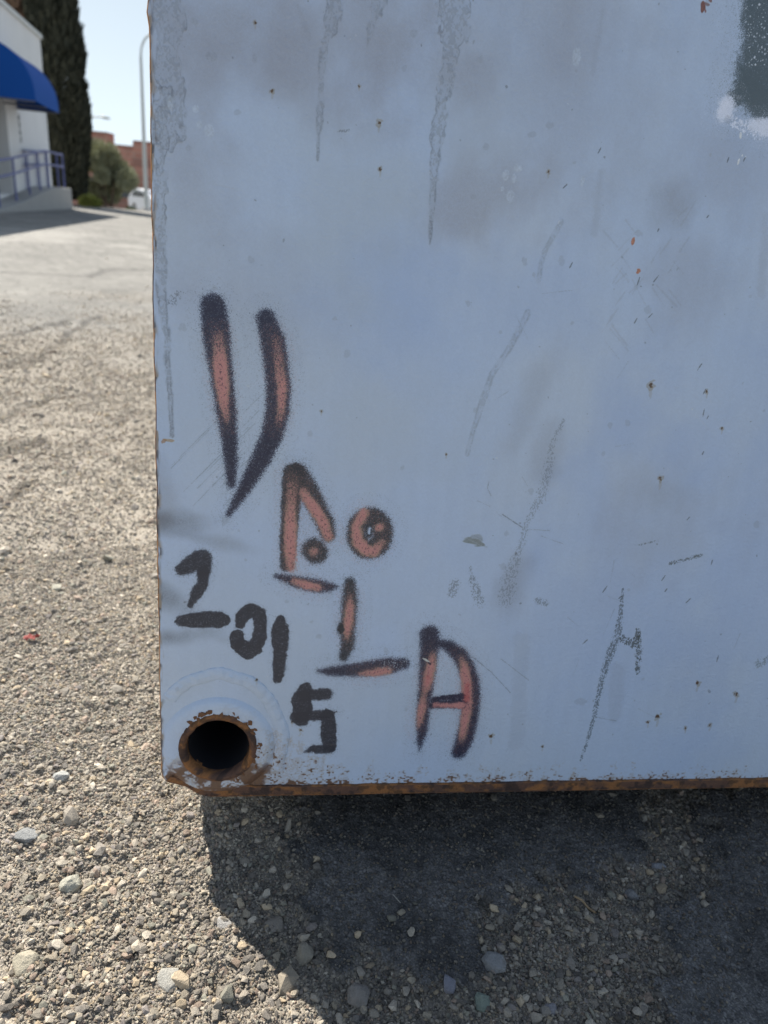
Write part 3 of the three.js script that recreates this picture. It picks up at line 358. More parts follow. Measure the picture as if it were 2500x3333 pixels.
  mesh('socket_bore', lathe([[0, -0.150], [89, -0.150], [92, -0.120], [97.2, -0.003]].map(([a, b]) => [a * px1, b])), std([0.010, 0.010, 0.014], 0.7), boxThing);
  // flakes of rust scale round the rim
  const rr = rng(61), fl = []; for (let k = 0; k < 36; k++) { const a = rr() < 0.6 ? 0.2 + rr() * 2.2 : -1.2 + rr() * 1.6, R = (121 + rr() * 18) * px1, s = 0.0012 + rr() * 0.0022; const pts = []; for (let m = 0; m < 9; m++) pts.push(new THREE.Vector3((rr() - 0.5) * s * 2, (rr() - 0.5) * s * 2, (rr() - 0.5) * s * 0.8)); fl.push(new ConvexGeometry(pts).translate(SU + Math.cos(a) * R, SV + Math.sin(a) * R, 0.0042)); }
  const flakes = mesh('rust_scale', lean(mergeGeometries(fl)), rustMat, boxThing); flakes.userData.kind = 'stuff';
}
// ---------------------------------------------------------------- loose stones
function rockGeo(seed, n = 18, flat = 0.65, long = 1.2) { const r = rng(seed), P = []; for (let k = 0; k < n; k++) { const a = r() * 2 * Math.PI, c = r() * 2 - 1, s = Math.sqrt(1 - c * c), m = 0.42 + 0.12 * r(); P.push(new THREE.Vector3(Math.cos(a) * s * m * long, c * m * flat, Math.sin(a) * s * m)); } return new ConvexGeometry(P); }
const pebbles = Array.from({ length: 10 }, (_, k) => rockGeo(2000 + k, 12 + (k % 4) * 3, 0.5 + 0.06 * (k % 5), 1 + 0.12 * (k % 4)));
function bigRock(seed, flat = 0.6, long = 1.25, nPts = 30, tex = 1) {   // a broken stone: convex facets roughened by noise
  const base = rockGeo(seed, nPts, flat, long), src = new THREE.IcosahedronGeometry(1, 12), p = src.attributes.position, v = new THREE.Vector3(), tri = base.attributes.position, planes = [];
  for (let k = 0; k < tri.count; k += 3) { const a = new THREE.Vector3().fromBufferAttribute(tri, k), b = new THREE.Vector3().fromBufferAttribute(tri, k + 1), c = new THREE.Vector3().fromBufferAttribute(tri, k + 2), nn = b.sub(a).cross(c.sub(a)).normalize(); planes.push([nn, nn.dot(a)]); }
  for (let k = 0; k < p.count; k++) { v.fromBufferAttribute(p, k).normalize(); let t = 9; for (const [nn, w] of planes) { const q = nn.dot(v); if (q > 1e-3) t = Math.min(t, w / q); } const d = t * (1 + 0.07 * tex * (fbm(v.x * 4 + v.z * 2 + 9, v.y * 5 + seed, 3, seed) - 0.5) + 0.05 * tex * (fbm(v.x * 14 + 5, (v.y + v.z) * 14 + seed, 2, seed + 3) - 0.5)); p.setXYZ(k, v.x * d, v.y * d, v.z * d); }
  src.deleteAttribute('uv'); src.computeVertexNormals(); return planar(toCreasedNormals(src, 0.5), 1.1);
}
const speck = dataTex(256, 256, (i, j, o) => { const v = 0.74 + 0.34 * fbm(i / 256 * 8, j / 256 * 8, 4, 941, 8) + 0.30 * (vn(i / 2, j / 2, 943, 128) - 0.5) + 0.16 * (vn(i / 5, j / 5, 945, 51) > 0.72 ? 1 : 0) - 0.2 * (vn(i / 4, j / 4, 947, 64) > 0.78 ? 1 : 0); o[0] = v; o[1] = v * 0.985; o[2] = v * 0.965; }, { srgb: true });
const speckB = dataTex(256, 256, (i, j, o) => { o[0] = o[1] = o[2] = 0.6 * fbm(i / 256 * 16, j / 256 * 16, 4, 951, 16) + 0.4 * vn(i / 2.5, j / 2.5, 953, 102); });
const stoneMat = new THREE.MeshStandardMaterial({ roughness: 0.8, map: speck, bumpMap: speckB, bumpScale: 0.0006 });
function planar(g, k = 1) { const p = g.attributes.position, uv = new Float32Array(p.count * 2); for (let i = 0; i < p.count; i++) { uv[i * 2] = (p.getX(i) + p.getY(i) * 0.6) * k; uv[i * 2 + 1] = (p.getZ(i) - p.getY(i) * 0.7) * k; } g.setAttribute('uv', new THREE.BufferAttribute(uv, 2)); return g; }
pebbles.forEach((g) => planar(g, 0.8));
const PAL = [[0.30, 0.285, 0.26], [0.24, 0.23, 0.215], [0.37, 0.35, 0.315], [0.19, 0.183, 0.175], [0.40, 0.345, 0.265], [0.31, 0.255, 0.22], [0.27, 0.275, 0.245], [0.47, 0.45, 0.405], [0.13, 0.125, 0.12], [0.34, 0.32, 0.29], [0.26, 0.245, 0.245], [0.33, 0.305, 0.26]];
const pick = (r) => { const c = PAL[Math.floor(r() * PAL.length)], m = 0.90 + 0.68 * r(); return [c[0] * m * 1.07, c[1] * m * 0.985, c[2] * m * 0.88]; };
// the stones in the foreground that can be picked apart one by one: pieces of the ground
const taken = [];
function freeAt(x, z, s) { for (const t of taken) if (Math.hypot(t[0] - x, t[1] - z) < (t[2] + s) * 0.42) return false; return true; }
{
  // notable single stones: [photo px, py, width in photo px, colour, label, category]
  const list = [
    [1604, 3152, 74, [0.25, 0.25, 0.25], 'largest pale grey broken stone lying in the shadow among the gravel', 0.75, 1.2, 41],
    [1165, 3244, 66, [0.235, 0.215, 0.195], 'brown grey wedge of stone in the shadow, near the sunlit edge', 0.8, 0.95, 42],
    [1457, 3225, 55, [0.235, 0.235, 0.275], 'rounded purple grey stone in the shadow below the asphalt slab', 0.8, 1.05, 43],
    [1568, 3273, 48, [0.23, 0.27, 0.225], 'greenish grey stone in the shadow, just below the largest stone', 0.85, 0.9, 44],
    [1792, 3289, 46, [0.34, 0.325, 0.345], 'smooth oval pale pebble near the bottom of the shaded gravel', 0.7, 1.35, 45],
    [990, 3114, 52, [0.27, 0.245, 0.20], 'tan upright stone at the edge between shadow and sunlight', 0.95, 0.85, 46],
    [560, 3195, 84, [0.40, 0.385, 0.345], 'broad flat pale stone half buried in the sunlit gravel', 0.35, 1.2, 47],
    [233, 2885, 58, [0.44, 0.42, 0.345], 'cream coloured stone standing out of the sunlit gravel', 0.8, 0.9, 48],
    [84, 2726, 76, [0.29, 0.29, 0.285], 'long dark grey slab of stone at the left in the sunlit gravel', 0.55, 1.5, 49],
    [196, 2538, 52, [0.44, 0.435, 0.41], 'pale tilted stone in sun, to the left of the pipe socket', 0.75, 1.15, 50],
    [729, 3008, 66, [0.47, 0.45, 0.42], 'light angular stone just outside the curved shadow line', 0.5, 1.6, 51],
    [87, 3150, 80, [0.38, 0.34, 0.26], 'sandy brown lump of stone low at the left corner', 0.5, 1.0, 52],
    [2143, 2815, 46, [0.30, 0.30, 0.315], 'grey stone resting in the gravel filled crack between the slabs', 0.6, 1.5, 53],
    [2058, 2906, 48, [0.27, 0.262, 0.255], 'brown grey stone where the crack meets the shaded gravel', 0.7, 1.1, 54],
  ];
  const r = rng(4242);
  for (const [px, py, w, c, label, flat, long, seed] of list) {
    const p = onGround(px, py), k = p.distanceTo(camera.position) / F, s = w * k; const y = groundY(p.x, p.z);
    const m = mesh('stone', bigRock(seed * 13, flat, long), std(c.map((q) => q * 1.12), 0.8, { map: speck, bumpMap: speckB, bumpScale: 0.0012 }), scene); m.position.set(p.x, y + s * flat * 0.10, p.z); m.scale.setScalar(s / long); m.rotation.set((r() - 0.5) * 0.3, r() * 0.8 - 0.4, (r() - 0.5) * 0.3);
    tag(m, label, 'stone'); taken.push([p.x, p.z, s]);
  }
  // red scrap on the gravel
  const q = onGround(104, 2100), s = thing('red_scrap', 'small crumpled red scrap lying on the sunlit gravel', 'litter', new THREE.Vector3(q.x, groundY(q.x, q.z) + 0.002, q.z));
  const pg = new THREE.PlaneGeometry(0.036, 0.022, 10, 7), pa = pg.attributes.position; for (let k = 0; k < pa.count; k++) { const x = pa.getX(k), y = pa.getY(k), e = 0.75 + 0.5 * vn(Math.atan2(y, x) * 2 + 9, 1, 5); pa.setXYZ(k, x * e, 0.005 + (vn(x * 260 + 40, y * 260, 951) - 0.3) * 0.012, y * e); } pg.computeVertexNormals();
  pg.scale(0.48, 0.6, 0.6); mesh('scrap', pg, std([0.26, 0.06, 0.05], 0.8, { side: THREE.DoubleSide }), s); taken.push([q.x, q.z, 0.03]);
  // twigs
  const twig = (P, w, c, label) => { const pts = P.map(([x, y]) => { const g = onGround(x, y); g.y = groundY(g.x, g.z) + 0.004; return g; }), o = thing('dry_twig', label, 'twig', pts[0]); mesh('stem', new THREE.TubeGeometry(new THREE.CatmullRomCurve3(pts.map((v) => v.clone().sub(pts[0]))), 14, w, 6, false), std(c, 0.9), o); };
  twig([[1869, 2921], [1893, 2934], [1914, 2952], [1937, 2979]], 0.0011, [0.30, 0.21, 0.12], 'bent tan twig lying on the shaded gravel beside the crack');
  twig([[2142, 2682], [2148, 2700], [2151, 2716]], 0.0007, [0.30, 0.23, 0.13], 'tiny straight twig in the crack near the foot of the steel box');
  twig([[1276, 2930], [1290, 2945], [1301, 2958]], 0.0004, [0.3, 0.28, 0.24], 'thin pale straw on the dark slab in the shadow');
}
{
  const r = rng(777), cand = [];
  for (let k = 0; k < 26000 && cand.length < 2600; k++) {
    const px = -120 + r() * 2740, py = 1500 + r() * 1950, p = onGround(px, py); if (p.z < -3) continue;
    const s = slab(p.x, p.z), near = Math.min(1, Math.max(0.0, (py - 1700) / 900)); if (r() < s * 0.94) continue;
    const inPanel = px > 520 && py < 2600; if (inPanel) continue;
    const dia = (0.0038 + 0.0062 * Math.pow(r(), 2.6)), k2 = F / p.distanceTo(camera.position); cand.push([p.x, p.z, dia, dia * k2]);
  }
  cand.sort((a, b) => b[3] - a[3]);
  let n = 0;
  const mats = Array.from({ length: 20 }, () => std(pick(r), 0.8, { map: speck, bumpMap: speckB, bumpScale: 0.0008 })), shadeMats = mats.map((q) => { const d = q.clone(); d.color.multiplyScalar(0.92); return d; });  // second set: the same stones with shade put into their colour
  for (const [x, z, d] of cand) { if (n >= 285) break; if (!freeAt(x, z, d)) continue; taken.push([x, z, d]); const m = mesh('stone', pebbles[n % 10], (dark(x, z) > 0.5 ? shadeMats : mats)[Math.floor(r() * 20)], ground); m.name = `stone_${String(++n).padStart(3, '0')}`; m.position.set(x, groundY(x, z) + d * 0.16, z); m.scale.setScalar(d); m.rotation.set((r() - 0.5) * 0.6, r() * 6.28, (r() - 0.5) * 0.6); }
  // all smaller gravel and grit: nobody could count it
  const sets = pebbles.slice(0, 8).map(() => []), m4 = new THREE.Matrix4(), e = new THREE.Euler(), qn = new THREE.Quaternion(), ps = new THREE.Vector3(), sc = new THREE.Vector3();
  const place = (x, z, d, sink) => { const o = sets[Math.floor(r() * 8)]; e.set((r() - 0.5) * 1.2, r() * 6.28, (r() - 0.5) * 1.2); ps.set(x, groundY(x, z) + d * sink, z); sc.set(d * (0.85 + 0.4 * r()), d * (0.95 + 0.5 * r()), d * (0.85 + 0.4 * r())); const kd = (1 - 0.30 * dark(x, z)) * (slab(x, z) > 0.5 && z > -1.3 ? 0.62 : 1); o.push([m4.compose(ps, qn.setFromEuler(e), sc).clone(), pick(r).map((q) => q * kd)]); };  // grain colour lowered by the painted shade, and again on the slabs
  const scatter = (per, rMax, lo, hi, pw, sOn, sink, clump, rMin = 0) => {           // per m2 of gravel; thinner outside the sector ahead
    const n0 = Math.round(per * rMax * rMax * 1.05);
    for (let k = 0; k < n0; k++) {
      const q0 = (rMin / rMax) ** 2, rr = Math.sqrt(q0 + r() * (1 - q0)) * rMax, a = -0.62 + r() * 1.3; if (rr < 0.28) continue; const x = Math.sin(a) * rr, z = -Math.cos(a) * rr, px = toPx(x, 0, z);
      if (px[0] > 620 && px[1] < 2480) { if (px[0] > 1000 || px[1] < 2300) continue; }
      if ((px[0] < -260 || px[0] > 2800 || px[1] > 3700) && r() > 0.25) continue;
      const s = slab(x, z), g = 1 - s, cl = clump ? sm(0.36, 0.6, 0.55 * fbm(x * 22, z * 22, 3, 61) + 0.45 * fbm(x * 5, z * 5, 3, 63)) : 1; if (r() > (g * (0.35 + 0.65 * cl) + s * sOn)) continue;
      place(x, z, lo + (hi - lo) * Math.pow(r(), pw), sink);
    }
  };
  scatter(320000, 1.25, 0.0011, 0.0030, 1.5, 0.10, 0.26, true);
  scatter(26000, 2.4, 0.0026, 0.0056, 1.9, 0.02, 0.22, true);
  scatter(1500, 1.2, 0.0045, 0.0095, 2.0, 0.004, 0.2, true);
  scatter(3200, 5.5, 0.0045, 0.009, 2.2, 0.012, 0.2, true);
  scatter(5500, 4.4, 0.0038, 0.0085, 1.8, 0.03, 0.2, true, 2.3);
  scatter(60, 9, 0.010, 0.022, 2.0, 0.05, 0.12, false);
  const gravel = new THREE.Group(); gravel.name = 'gravel'; scene.add(gravel); tag(gravel, 'loose grey and tan gravel strewn over the dirt', 'gravel', null, 'stuff');
  const cc = new THREE.Color();
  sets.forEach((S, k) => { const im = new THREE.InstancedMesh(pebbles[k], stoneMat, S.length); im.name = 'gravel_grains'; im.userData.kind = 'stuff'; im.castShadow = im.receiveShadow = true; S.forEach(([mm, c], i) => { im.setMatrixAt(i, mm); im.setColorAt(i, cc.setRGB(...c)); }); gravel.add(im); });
}

// ---------------------------------------------------------------- the white building at the left
{
  const wallTex = dataTex(256, 256, (i, j, o) => { const n = 0.9 + 0.12 * (fbm(i / 256 * 6, j / 256 * 6, 4, 911, 6) - 0.5) + 0.05 * (hash(i, j, 4) - 0.5); o[0] = n; o[1] = n; o[2] = n; }, { srgb: true });
  const white = std([0.82, 0.81, 0.79], 0.9, { map: wallTex }), concrete = std([0.40, 0.385, 0.36], 0.9, { map: wallTex });
  const A = onGround(174, 655).setY(0), scaleA = A.length();
  // far corner of the facade, and its course towards the viewer
  const far = atZ(172, 620, 21.0).setY(0), near = atZ(0, 640, 16.0).setY(0), along = near.clone().sub(far).normalize(), outw = new THREE.Vector3(-along.z, 0, along.x); if (outw.x < 0) outw.negate();
  const turn = Math.atan2(along.x, along.z);                            // local z runs along the facade to the viewer, local x outwards
  const top = atZ(139, 127, 21.0).y, L = 13;
  const B = thing('white_building', 'white stucco commercial building with a blue awning at the left', 'building', far, turn);
  const sgn = new THREE.Vector3(1, 0, 0).applyAxisAngle(new THREE.Vector3(0, 1, 0), turn).dot(outw) > 0 ? 1 : -1;
  const X = (x) => x * sgn;
  const doorZ0 = 4.0, doorZ1 = 5.5, doorY0 = 0.3, doorY1 = 2.15;
  mesh('wall', mergeGeometries([box(0.3, top, doorZ0, X(-0.15), top / 2, doorZ0 / 2), box(0.3, top - doorY1, doorZ1 - doorZ0, X(-0.15), (top + doorY1) / 2, (doorZ0 + doorZ1) / 2), box(0.3, doorY0, doorZ1 - doorZ0, X(-0.15), doorY0 / 2, (doorZ0 + doorZ1) / 2), box(0.3, top, L - doorZ1, X(-0.15), top / 2, (doorZ1 + L) / 2)]), white, B);
  mesh('wall', box(9, top, 0.3, X(-4.8), top / 2, 0.15), white, B); mesh('wall', box(9, top, 0.3, X(-4.8), top / 2, L - 0.15), white, B); mesh('wall', box(0.3, top, L - 0.62, X(-9.2), top / 2, L / 2), white, B);
  mesh('roof', box(9.0, 0.2, L - 0.62, X(-4.6), top - 0.45, L / 2), std([0.3, 0.3, 0.3], 0.9), B);
  mesh('coping', box(0.40, 0.09, L + 0.1, X(-0.15), top + 0.045, L / 2), std([0.62, 0.63, 0.60], 0.8), B);
  const door = mesh('door', box(0.05, doorY1 - doorY0, doorZ1 - doorZ0 - 0.02, X(-0.62), (doorY0 + doorY1) / 2, (doorZ0 + doorZ1) / 2), std([0.16, 0.17, 0.17], 0.4), B);
  mesh('handle', box(0.05, 0.3, 0.03, X(-0.565), 1.25, doorZ1 - 0.2), std([0.5, 0.5, 0.5], 0.4, { metalness: 0.8 }), door);
  mesh('door_jamb', mergeGeometries([box(0.4, doorY1 - doorY0, 0.16, X(-0.5), (doorY0 + doorY1) / 2, doorZ0 - 0.09), box(0.4, doorY1 - doorY0, 0.16, X(-0.5), (doorY0 + doorY1) / 2, doorZ1 + 0.09), box(0.4, 0.12, doorZ1 - doorZ0, X(-0.5), doorY1 + 0.062, (doorZ0 + doorZ1) / 2)]), std([0.5, 0.46, 0.40], 0.85), B);
  // house number, one figure under the other
  const font = await new FontLoader().loadAsync('fonts/droid/droid_sans_bold.typeface.json'), nums = []; '6262'.split('').forEach((ch, k) => { const g = new TextGeometry(ch, { font, size: 0.12, depth: 0.02, curveSegments: 4 }); g.rotateY(sgn * Math.PI / 2); g.translate(X(0.002), 1.86 - k * 0.15, 3.02); nums.push(g); });
  mesh('house_number', mergeGeometries(nums), std([0.22, 0.23, 0.24], 0.6), B);
  // awning: quarter round drum with closed ends and a valance
  const aw = thing('blue_awning', 'bright blue rounded fabric awning over the door of the white building', 'awning', far, turn);
  const az0 = 3.0, az1 = 5.25, ay = 2.22, R = 0.93, prof = []; for (let k = 0; k <= 16; k++) { const a = Math.PI / 2 * (1 - k / 16); prof.push([R * Math.cos(a) * 0.95, ay + R * Math.sin(a) * 0.95]); } prof.push([R * 0.95, ay - 0.12]);
  const blue = std([0.004, 0.075, 0.33], 1.0, { side: THREE.DoubleSide });
  const cg = new THREE.BufferGeometry(), pos = [], ix = []; prof.forEach(([x, y]) => { for (let m = 0; m <= 6; m++) pos.push(X(x), y - 0.012 * Math.sin(m / 6 * Math.PI), az0 + (az1 - az0) * m / 6); }); for (let k = 0; k + 1 < prof.length; k++) for (let m = 0; m < 6; m++) { const a = k * 7 + m; ix.push(a, a + 1, a + 7, a + 1, a + 8, a + 7); } cg.setAttribute('position', new THREE.Float32BufferAttribute(pos, 3)); cg.setIndex(ix); cg.computeVertexNormals();
  mesh('canopy', cg, blue, aw);
  const es = new THREE.Shape(); es.moveTo(0, ay - 0.12); for (const p of prof.slice().reverse()) es.lineTo(p[0], p[1]); es.closePath();
  for (const z of [az0, az1]) { const g = new THREE.ShapeGeometry(es, 4); if (sgn < 0) g.scale(-1, 1, 1); mesh('end_panel', g.translate(0, 0, z), blue, aw); }
  const steel = std([0.3, 0.3, 0.32], 0.5, { metalness: 0.6 }); for (const z of [az0 + 0.05, (az0 + az1) / 2, az1 - 0.05]) mesh('rib', bar(new THREE.Vector3(X(0.01), ay - 0.13, z), new THREE.Vector3(X(R * 0.93), ay - 0.13, z), 0.018), steel, aw);
  // concrete ramp along the facade, its top rising to the far end
  const rampW = 0.47, rp = thing('concrete_ramp', 'grey concrete entrance ramp running along the white building', 'ramp', far, turn);
  const rs = new THREE.Shape([[0.02, -0.05], [7.3, -0.05], [7.3, 0.01], [5.2, 0.19], [2.3, 0.49], [0.02, 0.51]].map((p) => new THREE.Vector2(...p)));
  const rgG = new THREE.ExtrudeGeometry(rs, { depth: rampW - 0.02, bevelEnabled: true, bevelThickness: 0.01, bevelSize: 0.01, bevelSegments: 1 }).rotateY(-Math.PI / 2).translate(rampW, 0, 0); if (sgn < 0) { rgG.translate(-rampW - 0.02, 0, 0); }
  mesh('ramp_body', rgG, concrete, rp);
  const rampTop = (z) => (z < 2.3 ? 0.51 - 0.02 * z / 2.3 : z < 5.2 ? 0.49 - 0.30 * (z - 2.3) / 2.9 : 0.19 - 0.18 * (z - 5.2) / 2.1);
  const hr = thing('handrail', 'blue violet painted tube handrail standing on the concrete ramp', 'railing', far, turn), railMat = std([0.085, 0.10, 0.27], 0.45);
  const xo = X(0.33), xi = X(0.07), V = (x, y, z) => new THREE.Vector3(x, y, z), RH = 0.82;
  for (const z of [0.1, 0.85, 2.0, 2.95, 4.0, 5.2, 6.5]) mesh('post', bar(V(xo, rampTop(z), z), V(xo, rampTop(z) + RH, z), 0.022), railMat, hr);
  for (const z of [0.9, 2.0, 3.1]) mesh('post', bar(V(xi, rampTop(z), z), V(xi, rampTop(z) + RH, z), 0.016), railMat, hr);
  for (const h of [RH, 0.53]) { mesh('rail', new THREE.TubeGeometry(new THREE.CatmullRomCurve3([0.08, 1.2, 2.1, 2.95, 4.0, 5.2, 6.5].map((z) => V(xo, rampTop(z) + h, z)), false, 'centripetal'), 36, 0.026, 8), railMat, hr); mesh('rail', bar(V(xi, rampTop(0.9) + h, 0.9), V(xi, rampTop(3.1) + h + 0.02, 3.1), 0.02), railMat, hr); }
}

// ---------------------------------------------------------------- trees, bush, street lamps, brick building, car
function leafCrown(name, parent, mat, count, seed, sample, size, aspect, droop) {
  const r = rng(seed), pos = new Float32Array(count * 9), nor = []; const a = new THREE.Vector3(), u = new THREE.Vector3(), v = new THREE.Vector3();
  for (let k = 0; k < count; k++) { const [p, d] = sample(r); u.copy(d).multiplyScalar(droop).add(a.set(r() - 0.5, r() - 0.5, r() - 0.5)).normalize(); v.set(r() - 0.5, r() - 0.5, r() - 0.5).cross(u).normalize(); const s = size * (0.6 + 0.8 * r()); pos.set([p.x - v.x * s / aspect, p.y - v.y * s / aspect, p.z - v.z * s / aspect, p.x + v.x * s / aspect, p.y + v.y * s / aspect, p.z + v.z * s / aspect, p.x + u.x * s, p.y + u.y * s, p.z + u.z * s], k * 9); }
  const g = new THREE.BufferGeometry(); g.setAttribute('position', new THREE.BufferAttribute(pos, 3)); g.computeVertexNormals(); return mesh(name, g, mat, parent);
}
const leaf = (c) => std(c, 0.85, { side: THREE.DoubleSide });
const bark = std([0.12, 0.085, 0.06], 0.95);
{
  const base = atZ(217, 655, 25).setY(0), top = 10.5, c = thing('cypress_tree', 'tall dark narrow cypress behind the white building', 'tree', base);
  mesh('trunk', new THREE.CylinderGeometry(0.06, 0.16, top * 0.9, 10).translate(0, top * 0.45, 0), bark, c);
  const rad = (y) => 0.64 + 0.27 * sm(0.2, 2.4, y) - 0.24 * sm(3, 7, y) + (y > top - 1.5 ? -0.4 * (y - top + 1.5) / 1.5 : 0);
  leafCrown('crown', c, leaf([0.032, 0.034, 0.020]), 36000, 71, (r) => { const y = 0.15 + r() * (top - 0.2), a = r() * 6.2832, lump = 0.86 + 0.12 * sm(0.3, 0.7, vn(a * 2.2 + 20, y * 1.1, 73)) + 0.06 * vn(a * 6, y * 3, 75), R = rad(y) * lump * Math.sqrt(0.35 + 0.65 * r()); return [new THREE.Vector3(Math.cos(a) * R, y, Math.sin(a) * R), new THREE.Vector3(Math.cos(a) * 0.5, 1.6, Math.sin(a) * 0.5)]; }, 0.17, 4, 1);
}
{
  const base = atZ(120, 655, 28).setY(0), c = thing('cypress_tree', 'browning cypress beyond the roof of the white building', 'tree', base), top = 10;
  mesh('trunk', new THREE.CylinderGeometry(0.05, 0.14, top * 0.9, 10).translate(0, top * 0.45, 0), bark, c);
  leafCrown('crown', c, leaf([0.16, 0.10, 0.065]), 12000, 81, (r) => { const y = 0.2 + r() * (top - 0.3), a = r() * 6.2832, R = (0.8 * (1 - Math.pow(y / top, 3)) + 0.12) * (0.7 + 0.4 * vn(a * 3, y * 2, 83)) * Math.sqrt(r()); return [new THREE.Vector3(Math.cos(a) * R, y, Math.sin(a) * R), new THREE.Vector3(Math.cos(a) * 0.5, 1.4, Math.sin(a) * 0.5)]; }, 0.2, 4, 1);
}
{
  const base = atZ(352, 662, 29).setY(drop(29)), c = thing('olive_bush', 'big rounded grey green bush between the cypress and the brick building', 'bush', base), r0 = rng(91);
  const lumps = Array.from({ length: 26 }, () => { const a = r0() * 6.28, y = 0.45 + r0() * 1.42, R = 0.98 * Math.sqrt(r0()) * (1.05 - Math.abs(y - 1.2) * 0.35); return [Math.cos(a) * R, y, Math.sin(a) * R, 0.26 + r0() * 0.2]; });
  const stems = [[0.35, 0.1], [-0.3, 0.2], [0.05, -0.35], [-0.1, 0.1]].map(([x, z]) => bar(new THREE.Vector3(x * 0.4, -0.05, z * 0.4), new THREE.Vector3(x, 1.2, z), 0.05)); mesh('trunk', mergeGeometries(stems), bark, c);
  leafCrown('crown', c, leaf([0.34, 0.34, 0.21]), 21000, 95, (r) => { const l = lumps[Math.floor(r() * 26)], a = r() * 6.28, q = r() * 2 - 1, s = Math.sqrt(1 - q * q), R = l[3] * Math.pow(r(), 0.4); const d = new THREE.Vector3(Math.cos(a) * s, q, Math.sin(a) * s); return [new THREE.Vector3(l[0] + d.x * R, l[1] + d.y * R, l[2] + d.z * R), d]; }, 0.085, 2.6, 0.8);
}
{ // low leafy plants at the foot of the cypress
  for (const [px, z, h, col, label] of [[292, 24, 0.42, [0.16, 0.18, 0.035], 'yellow green low plant at the foot of the cypress'], [312, 26, 0.3, [0.15, 0.13, 0.05], 'short olive yellow plant beside the yellow green one'], [425, 33, 0.22, [0.10, 0.15, 0.04], 'small green weed at the kerb beside the parked car']]) {
    const b = atZ(px, 670, z); b.y = drop(Math.hypot(b.x, b.z)); const o = thing('low_plant', label, 'plant', b); mesh('stem', bar(new THREE.Vector3(0, -0.02, 0), new THREE.Vector3(0, h * 0.7, 0), 0.012), bark, o);
    leafCrown('foliage', o, leaf(col), 700, 100 + px, (r) => { const a = r() * 6.28, R = h * 0.75 * Math.sqrt(r()); return [new THREE.Vector3(Math.cos(a) * R, 0.03 + r() * h * (1 - R / h * 0.7), Math.sin(a) * R), new THREE.Vector3(Math.cos(a), 0.9, Math.sin(a))]; }, 0.07, 2.4, 0.9); }
}
function streetLamp(base, h, reach, turn, label) {
  const o = thing('street_lamp', label, 'street lamp', base, turn, null), m = std([0.55, 0.57, 0.55], 0.5), V = (x, y) => new THREE.Vector3(x, y, 0);
  mesh('pole', new THREE.CylinderGeometry(0.055, 0.10, h, 12).translate(0, h / 2, 0), m, o);
  mesh('arm', new THREE.TubeGeometry(new THREE.CatmullRomCurve3([V(0, h - 0.05), V(0.06, h + 0.35), V(0.35, h + 0.75), V(reach, h + 0.95)]), 24, 0.045, 8), m, o);
  const hd = mesh('lamp_head', new THREE.SphereGeometry(1, 16, 10).scale(0.36, 0.09, 0.15).rotateZ(-0.12).translate(reach + 0.25, h + 0.93, 0), std([0.42, 0.45, 0.42], 0.5), o);
  mesh('base_plate', new THREE.CylinderGeometry(0.19, 0.22, 0.25, 12).translate(0, 0.12, 0), std([0.6, 0.57, 0.54], 0.8), o); return o;
}
{
  const z = 34, b = atZ(476, 648, z), t = atZ(456, 150, z); b.y = drop(Math.hypot(b.x, b.z)); streetLamp(b, t.y - b.y - 0.35, 1.7, 0, 'pale street lamp with a curved arm beside the edge of the steel box');
  const z2 = 52, b2 = atZ(262, 650, z2), t2 = atZ(240, 372, z2); b2.y = drop(Math.hypot(b2.x, b2.z)); streetLamp(b2, t2.y - b2.y - 0.95, 1.75, 0, 'distant street lamp whose head shows to the right of the cypress');
}
{
  const z = 58, brick = dataTex(256, 256, (i, j, o) => { const row = Math.floor(j / 16), x = (i + (row % 2) * 16) % 32, mo = (j % 16 < 2 || x < 2) ? 1 : 0, v = 0.85 + 0.3 * hash(Math.floor((i + (row % 2) * 16) / 32) % 8, row, 9); o[0] = mo ? 0.42 : 0.43 * v; o[1] = mo ? 0.31 : 0.20 * v; o[2] = mo ? 0.25 : 0.145 * v; }, { srgb: true });
  brick.repeat.set(0.8, 0.8);
  const brickMat = std([1, 1, 1], 0.9, { map: brick }), b = atZ(400, 655, z); b.y = drop(Math.hypot(b.x, b.z));
  const o = thing('brick_building', 'low red brown brick building with a stepped roofline far behind', 'building', b), P = (px, py) => atZ(px, py, z).sub(b);
  const y1 = P(345, 436).y, y2 = P(400, 478).y, y3 = P(470, 466).y, xa = P(200, 500).x, xb = P(352, 460).x, xc = P(432, 470).x, xd = P(900, 500).x;
  const blk = (x0, x1, h, d = 7) => box(x1 - x0, h, d, (x0 + x1) / 2, h / 2, -d / 2);
  mesh('wall', blk(xa, xb, y1, 1.2), brickMat, o); mesh('wall', blk(xb + 0.003, xc, y2, 1.2), brickMat, o); mesh('wall', blk(xc + 0.003, xd, y3), brickMat, o);
  const band = std([0.33, 0.17, 0.13], 0.9); mesh('brick_band', box(xd - xc - 0.01, 0.55, 0.06, (xc + xd) / 2, y3 - 1.35, 0.031), band, o);
  const cop = std([0.25, 0.13, 0.10], 0.8); for (const [x0, x1, h] of [[xa, xb, y1], [xb + 0.04, xc, y2], [xc + 0.04, xd, y3]]) mesh('coping', box(x1 - x0 - 0.02, 0.12, h === y3 ? 7.1 : 1.3, (x0 + x1) / 2, h + 0.062, h === y3 ? -3.5 : -0.6), cop, o);
  for (const px of [300, 395, 560]) { const w = mesh('window', box(1.3, 1.2, 0.08, P(px, 560).x, 1.7, 0.042), std([0.2, 0.16, 0.14], 0.7), o); mesh('pane', box(1.14, 1.04, 0.02, P(px, 560).x, 1.7, 0.093), std([0.05, 0.06, 0.07], 0.1), w); }
}
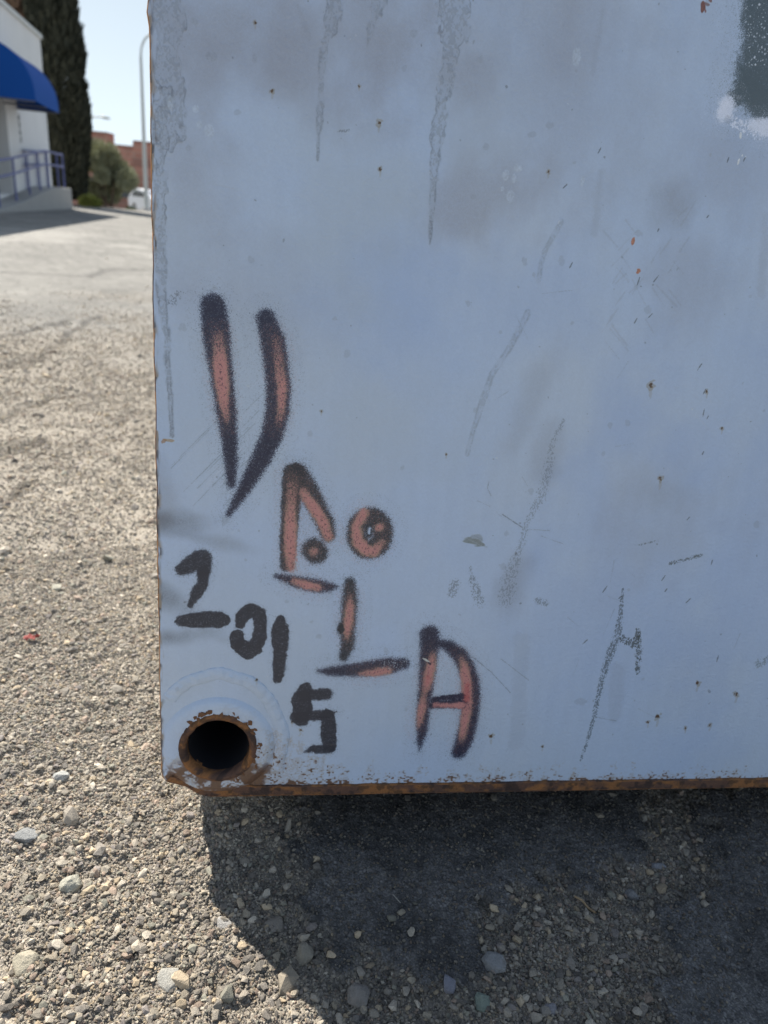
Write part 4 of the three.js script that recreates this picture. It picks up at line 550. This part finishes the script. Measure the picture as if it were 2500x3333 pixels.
{ // parked hatchback, mostly hidden by the steel box
  const b = atZ(506, 678, 40); b.y = drop(Math.hypot(b.x, b.z)); const carScale = 0.8, o = thing('parked_car', 'white parked hatchback partly hidden behind the edge of the steel box', 'car', b, -0.75), paint = new THREE.MeshPhysicalMaterial({ color: lin(0.72, 0.72, 0.74), roughness: 0.35, clearcoat: 1, clearcoatRoughness: 0.05 }), glass = new THREE.MeshStandardMaterial({ color: lin(0.03, 0.035, 0.04), roughness: 0.08 });
  const prof = new THREE.Shape(); prof.moveTo(-1.95, 0.32); prof.lineTo(-2.0, 0.8); prof.quadraticCurveTo(-1.95, 0.98, -1.75, 1.0); prof.quadraticCurveTo(-1.5, 1.36, -1.1, 1.42); prof.quadraticCurveTo(-0.3, 1.48, 0.2, 1.36); prof.quadraticCurveTo(0.6, 1.2, 0.95, 0.98); prof.quadraticCurveTo(1.6, 0.92, 1.9, 0.78); prof.quadraticCurveTo(2.02, 0.6, 1.98, 0.32);
  prof.lineTo(1.62, 0.3); prof.absarc(1.25, 0.32, 0.36, 0, Math.PI, false); prof.lineTo(-0.9, 0.28); prof.absarc(-1.25, 0.32, 0.36, 0, Math.PI, false); prof.closePath();
  mesh('body', new THREE.ExtrudeGeometry(prof, { depth: 1.5, bevelEnabled: true, bevelThickness: 0.1, bevelSize: 0.08, bevelSegments: 4, curveSegments: 12 }).translate(0, 0, -0.75), paint, o);
  const win = new THREE.Shape([[-1.55, 1.03], [-1.2, 1.32], [-0.35, 1.36], [0.18, 1.27], [0.62, 1.02]].map((p) => new THREE.Vector2(...p))); for (const zz of [0.851, -0.855]) mesh('side_window', new THREE.ExtrudeGeometry(win, { depth: 0.004, bevelEnabled: false }).translate(0, 0, zz), glass, o);
  mesh('rear_window', box(0.02, 0.34, 1.25).rotateZ(-0.6).translate(-1.74, 1.2, 0), glass, o); mesh('windscreen', box(0.02, 0.52, 1.3).rotateZ(0.98).translate(0.66, 1.22, 0), glass, o);
  for (const zz of [-0.62, 0.62]) { mesh('tail_light', new RoundedBoxGeometry(0.08, 0.28, 0.26, 2, 0.03).translate(-2.06, 0.78, zz), std([0.4, 0.02, 0.02], 0.2), o); mesh('headlight', new RoundedBoxGeometry(0.1, 0.16, 0.34, 2, 0.03).translate(2.0, 0.68, zz), std([0.7, 0.7, 0.7], 0.1), o); }
  o.scale.setScalar(carScale);
  for (const x of [-1.25, 1.25]) for (const zz of [-0.76, 0.76]) { const w = new THREE.Group(); w.name = 'wheel'; w.position.set(x, 0.32, zz); o.add(w); mesh('tyre', new THREE.TorusGeometry(0.24, 0.085, 10, 24), std([0.03, 0.03, 0.03], 0.9), w); mesh('rim', new THREE.CylinderGeometry(0.19, 0.19, 0.1, 20).rotateX(Math.PI / 2), std([0.5, 0.5, 0.52], 0.35, { metalness: 0.7 }), w); }
}
renderer.render(scene, camera);
